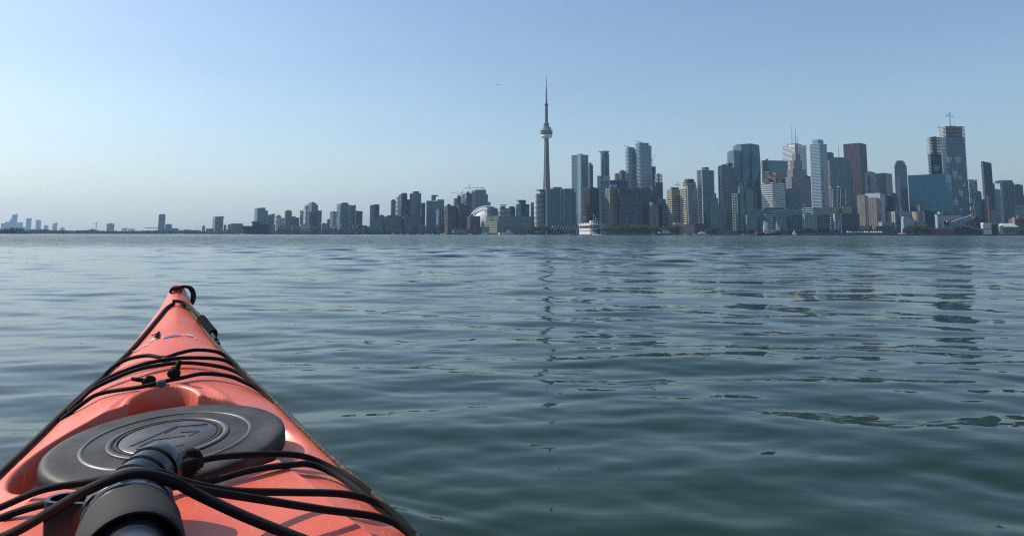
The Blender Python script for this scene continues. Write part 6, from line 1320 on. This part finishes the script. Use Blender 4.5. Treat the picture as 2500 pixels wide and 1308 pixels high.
def ferry():
    Y = 800; q = Y/F; xa = proj_x(1443.5, 571, Y)[0]; r = empty('passenger_ferry', (xa, Y, 0), R(20)); tag(r, 'white double decked passenger ferry with black upper band, seen end on', 'ferry')
    W, L = 13.2, 33.0                                     # local: x 0..W across, y 0..L away; near left corner at the origin
    def P(f, z0, z1, mat, name, ins=0, rx=2.6):
        poly = [(ins+rx, ins), (W-ins-rx, ins), (W-ins, ins+rx), (W-ins, L-ins-rx), (W-ins-rx, L-ins), (ins+rx, L-ins), (ins, L-ins-rx), (ins, ins+rx)]
        return MB().prism(poly, z0, z1).build(name, mat, r)
    P(1, -.8, .7, plain('ferry_boot', (.08, .035, .03), .6, .2, .3), 'waterline_band', .3); P(1, .7, 2.6, M_BW, 'hull')
    P(1, 2.6, 7.2, M_BW, 'lower_deck', .12); P(1, 7.2, 10.2, M_BD, 'upper_band', .5); P(1, 10.2, 11.6, M_BW, 'rail_deck', -.25)
    for i in range(10): y = 3.2 + i*2.75; MB().box(.02, .16, y, y+1.3, 4.0, 5.3).build('side_window', M_BG, r)
    for i in range(8): y = 2.8 + i*3.8; MB().box(.25, .52, y, y+.14, 7.2, 10.2).build('deck_post', M_RAIL, r)
    for i in range(6): x = 1.6 + i*2.08; MB().box(x, x+.14, .22, .52, 7.2, 10.2).build('deck_post', M_RAIL, r)
    MB().box(.2, W-.2, .3, 1.2, 8.1, 8.5).build('deck_rail', M_RAIL, r)
    MB().box(3.0, 6.4, -.02, .3, 2.9, 6.2).build('end_window', M_BG, r); MB().box(6.9, 10.9, -.06, .3, 1.0, 6.7).build('end_door', M_BD, r); MB().box(8.2, 9.6, -.12, .2, 1.2, 5.0).build('gate', MW['grey'], r)
    MB().box(.9, 2.5, -.02, .3, 4.4, 5.8).build('end_window', M_BG, r); MB().box(11.2, 12.6, -.0, .3, 3.6, 6.2).build('end_window', M_BG, r)
    MB().lathe([(1.0, .8), (1.0, .85)], 0, 0, 8)
    # wheelhouse at the near end
    MB().prism([(3.8,2.6),(9.8,2.6),(10.6,4.2),(10.6,8.2),(3.0,8.2),(3.0,4.2)], 11.6, 13.2).build('wheelhouse', M_BW, r); MB().prism([(3.9,2.7),(9.7,2.7),(10.5,4.25),(10.5,8.1),(3.1,8.1),(3.1,4.25)], 13.2, 15.0).build('wheelhouse_windows', M_BG, r); MB().prism([(3.5,2.2),(10.1,2.2),(11.0,4.0),(11.0,8.6),(2.6,8.6),(2.6,4.0)], 15.0, 15.5).build('wheelhouse_roof', M_BW, r)
    for x in (3.5, 5.5, 8.0, 10.0): MB().box(x, x+.25, 2.5, 2.75, 13.2, 15).build('window_post', M_RAIL, r)
    MB().box(2.2, 3.1, 4.5, 8.2, 11.6, 15.5).build('stair_house', M_BW, r)
    MB().cone(W/2, 16, 11.6, 21.5, 1.5, 1.3, 16).build('funnel', M_BD, r, smooth=True, auto=40)
    for x, y, h in ((7.4, 9.4, 22.5), (3.0, 24, 21.5), (9.6, 9.0, 19.5)): MB().cone(x, y, 11.6, h, .18, .10, 6).build('mast', M_RAIL, r)
    def flag(x, y, z, w, h, mat, nm='flag'):
        m = MB(); n = 6
        for i in range(n+1):
            for zz in (0, 1): m.v.append((x + w*i/n*.8, y + .5*math.sin(i*1.1), z + h*zz - .6*i/n))
        for i in range(n): m.f.append((2*i, 2*i+2, 2*i+3, 2*i+1))
        m.build(nm, mat, r, smooth=True)
    flag(7.4, 9.4, 20.6, 1.6, 1.9, M_BW); flag(3.0, 24, 18.6, 2.4, 2.4, M_BW); flag(9.6, 9.0, 17.6, 1.5, 1.5, M_BW)
    for k in range(3): MB().box(1.2, 2.0, 10 + k*7, 13 + k*7, 11.6, 13.2).build('life_raft', M_BW, r)
    rl = MB()
    for i in range(16): rl.box(.0, .12, 1 + i*2, 1.1 + i*2, 11.6, 12.8)
    for z in (12.2, 12.75): rl.box(0, .1, 1, L-1, z, z+.1); rl.box(.5, W-.5, 0, .1, z, z+.1)
    rl.build('railing', M_RAIL, r)
    for i in range(9):                                     # passengers' lifebuoy lockers seen as small pale boxes
        MB().box(3.4 + (i % 3)*1.8, 4.3 + (i % 3)*1.8, 12 + (i//3)*6, 13.6 + (i//3)*6, 11.6, 12.9).build('deck_locker', M_BW if i % 2 else MW['slate'], r)
    m = MB(); rg = random.Random(2)
    for i in range(120): x = rg.uniform(1.0, W+1.5); y = -rg.expovariate(.6) - .2; s = rg.uniform(.25, .8); m.lathe([(s, -.05), (s*.8, s*.4), (s*.2, s*.6)], x, y, 6)
    tag(m.build('bow_foam', M_FOAM_W, r, smooth=True), kind='stuff')
ferry()
def tall_ship():
    Y = 1000; q = Y/F; L = 58*q; xa = proj_x(1876, 571, Y)[0]; r = empty('tall_ship', (xa, Y, 0), R(-6)); tag(r, 'dark wooden tall ship with white sails on the right side of the harbour', 'ship'); D = 2.6
    hull_mesh(L, L*.22, D, .55, 20).build('hull', M_WOOD, r); MB().box(-L*.5, -L*.33, -2.6, 2.6, D*.9, D*.9 + 2.2).build('stern_cabin', plain('red_brown_paint', (.22,.07,.05), .6, .2, .4), r)
    for i in range(4): MB().box(-L*.48 + i*1.3, -L*.465 + i*1.3, -2.66, -2.58, D*.9+.8, D*.9+1.6).build('stern_window', M_SAIL, r)
    rl = MB(); 
    for i in range(18): x = -L*.3 + L*.04*i; rl.box(x-.06, x+.06, -3.2, -3.05, D, D+1.1)
    rl.bar((-L*.32,-3.1,D+1.1), (L*.42,-2.0,D+2.3), .16); rl.build('railing', M_WOOD, r)
    MB().box(-L*.12, L*.1, -1.3, 1.3, D, D+1.5).build('deckhouse', M_SAIL, r)
    H1, H2 = PZ(1876, 523, Y), PZ(1864, 528, Y)
    for x, h in ((-L*.17, H2), (L*.0, H1)): MB().cone(x, 0, D, h, .32, .14, 8).build('mast', M_WOOD, r)
    MB().bar((L*.45, 0, D*1.5), (L*.60, 0, D*1.5 + 1.6), .3).build('bowsprit', M_WOOD, r)
    def sail(name, P, bulge):
        m = MB(); n = 10; A, Bp, C, Dp = [Vector(p) for p in P]
        for i in range(n+1):
            for j in range(n+1):
                u, v = i/n, j/n; p = A.lerp(Bp, u).lerp(Dp.lerp(C, u), v); p.y -= bulge*math.sin(math.pi*u)*math.sin(math.pi*(.15+.8*v)) + .15*math.sin(9*u + 2*v); m.v.append(tuple(p))
        for i in range(n):
            for j in range(n): m.f.append((i*(n+1)+j, (i+1)*(n+1)+j, (i+1)*(n+1)+j+1, i*(n+1)+j+1))
        return m.build(name, M_SAIL, r, smooth=True)
    Z = lambda y: PZ(1876, y, Y); X = lambda p: PX(p, Y) - xa
    sail('mainsail', ((X(1863.5), -.5, Z(566)), (X(1876.5), -.5, Z(565.5)), (X(1876), -.4, Z(543.5)), (X(1864.5), -.6, Z(538))), 1.6)
    sail('jib', ((X(1894), 0, Z(562)), (X(1906.5), .4, Z(563)), (X(1895.3), 0, Z(540.5)), (X(1895), 0, Z(540.5))), .9)
    MB().bar((X(1863), -.5, Z(566.3)), (X(1878), -.5, Z(565.8)), .35).build('boom', M_WOOD, r); MB().bar((X(1864), -.6, Z(537.6)), (X(1877), -.4, Z(543.2)), .3).build('gaff', M_WOOD, r)
    sail('furled_sail', ((X(1880), -.3, Z(564.5)), (X(1893), -.3, Z(564)), (X(1893), -.3, Z(562)), (X(1880), -.3, Z(563))), .4)
    g = MB()
    for a, b in (((0,0,H1), (L*.6,0,D*1.5+1.6)), ((0,0,H1*.8), (L*.45,0,D*1.5)), ((-L*.17,0,H2), (-L*.48,0,D+2)), ((0,0,H1), (-L*.17,0,H2)), ((0,0,H1*.9), (-2.5,-3.1,D+1)), ((0,0,H1*.9), (2.5,-3.1,D+1)), ((-L*.17,0,H2*.9), (-L*.2,-3.1,D+1))): g.bar(a, b, .10)
    g.build('rigging', M_BD, r)
tall_ship()
# ------------------------------------------------------------------ gull
def gull():
    xa, z = proj_x(1216, 208, 140); r = empty('gull', (xa, 140, z)); tag(r, 'tiny dark gull flying left of the needle tower', 'bird'); g = plain('gull_grey', (.08,.08,.085), .8, .1, 5)
    MB().lathe([(.02,-.22),(.07,-.1),(.08,.05),(.05,.18),(.015,.24)], 0, 0, 10).xf(Matrix.Rotation(R(90), 4, 'X')).build('body', g, r, smooth=True)
    for s in (-1, 1): MB().add([(0,-.08,.03),(s*.3,-.1,.12),(s*.62,.02,.02),(s*.3,.08,.12),(0,.10,.03)], [(0,1,3,4),(1,2,3)]).build('wing', g, r)
gull()
# ------------------------------------------------------------------ haze
def haze():
    m = bpy.data.materials.new('air_haze'); m.use_nodes = True; nt = m.node_tree; nt.nodes.clear()
    v = nt.nodes.new('ShaderNodeVolumePrincipled'); o = nt.nodes.new('ShaderNodeOutputMaterial'); nt.links.new(v.outputs[0], o.inputs['Volume'])
    v.inputs['Color'].default_value = (.44, .72, 1.0, 1); v.inputs['Density'].default_value = 5.8e-5; v.inputs['Anisotropy'].default_value = .25
    b = MB().box(-14300, 14300, -14300, 14300, -4, 620).build('haze', m); b['kind'] = 'stuff'; tag(b, 'thin pale haze over the whole harbour', 'haze')
haze()
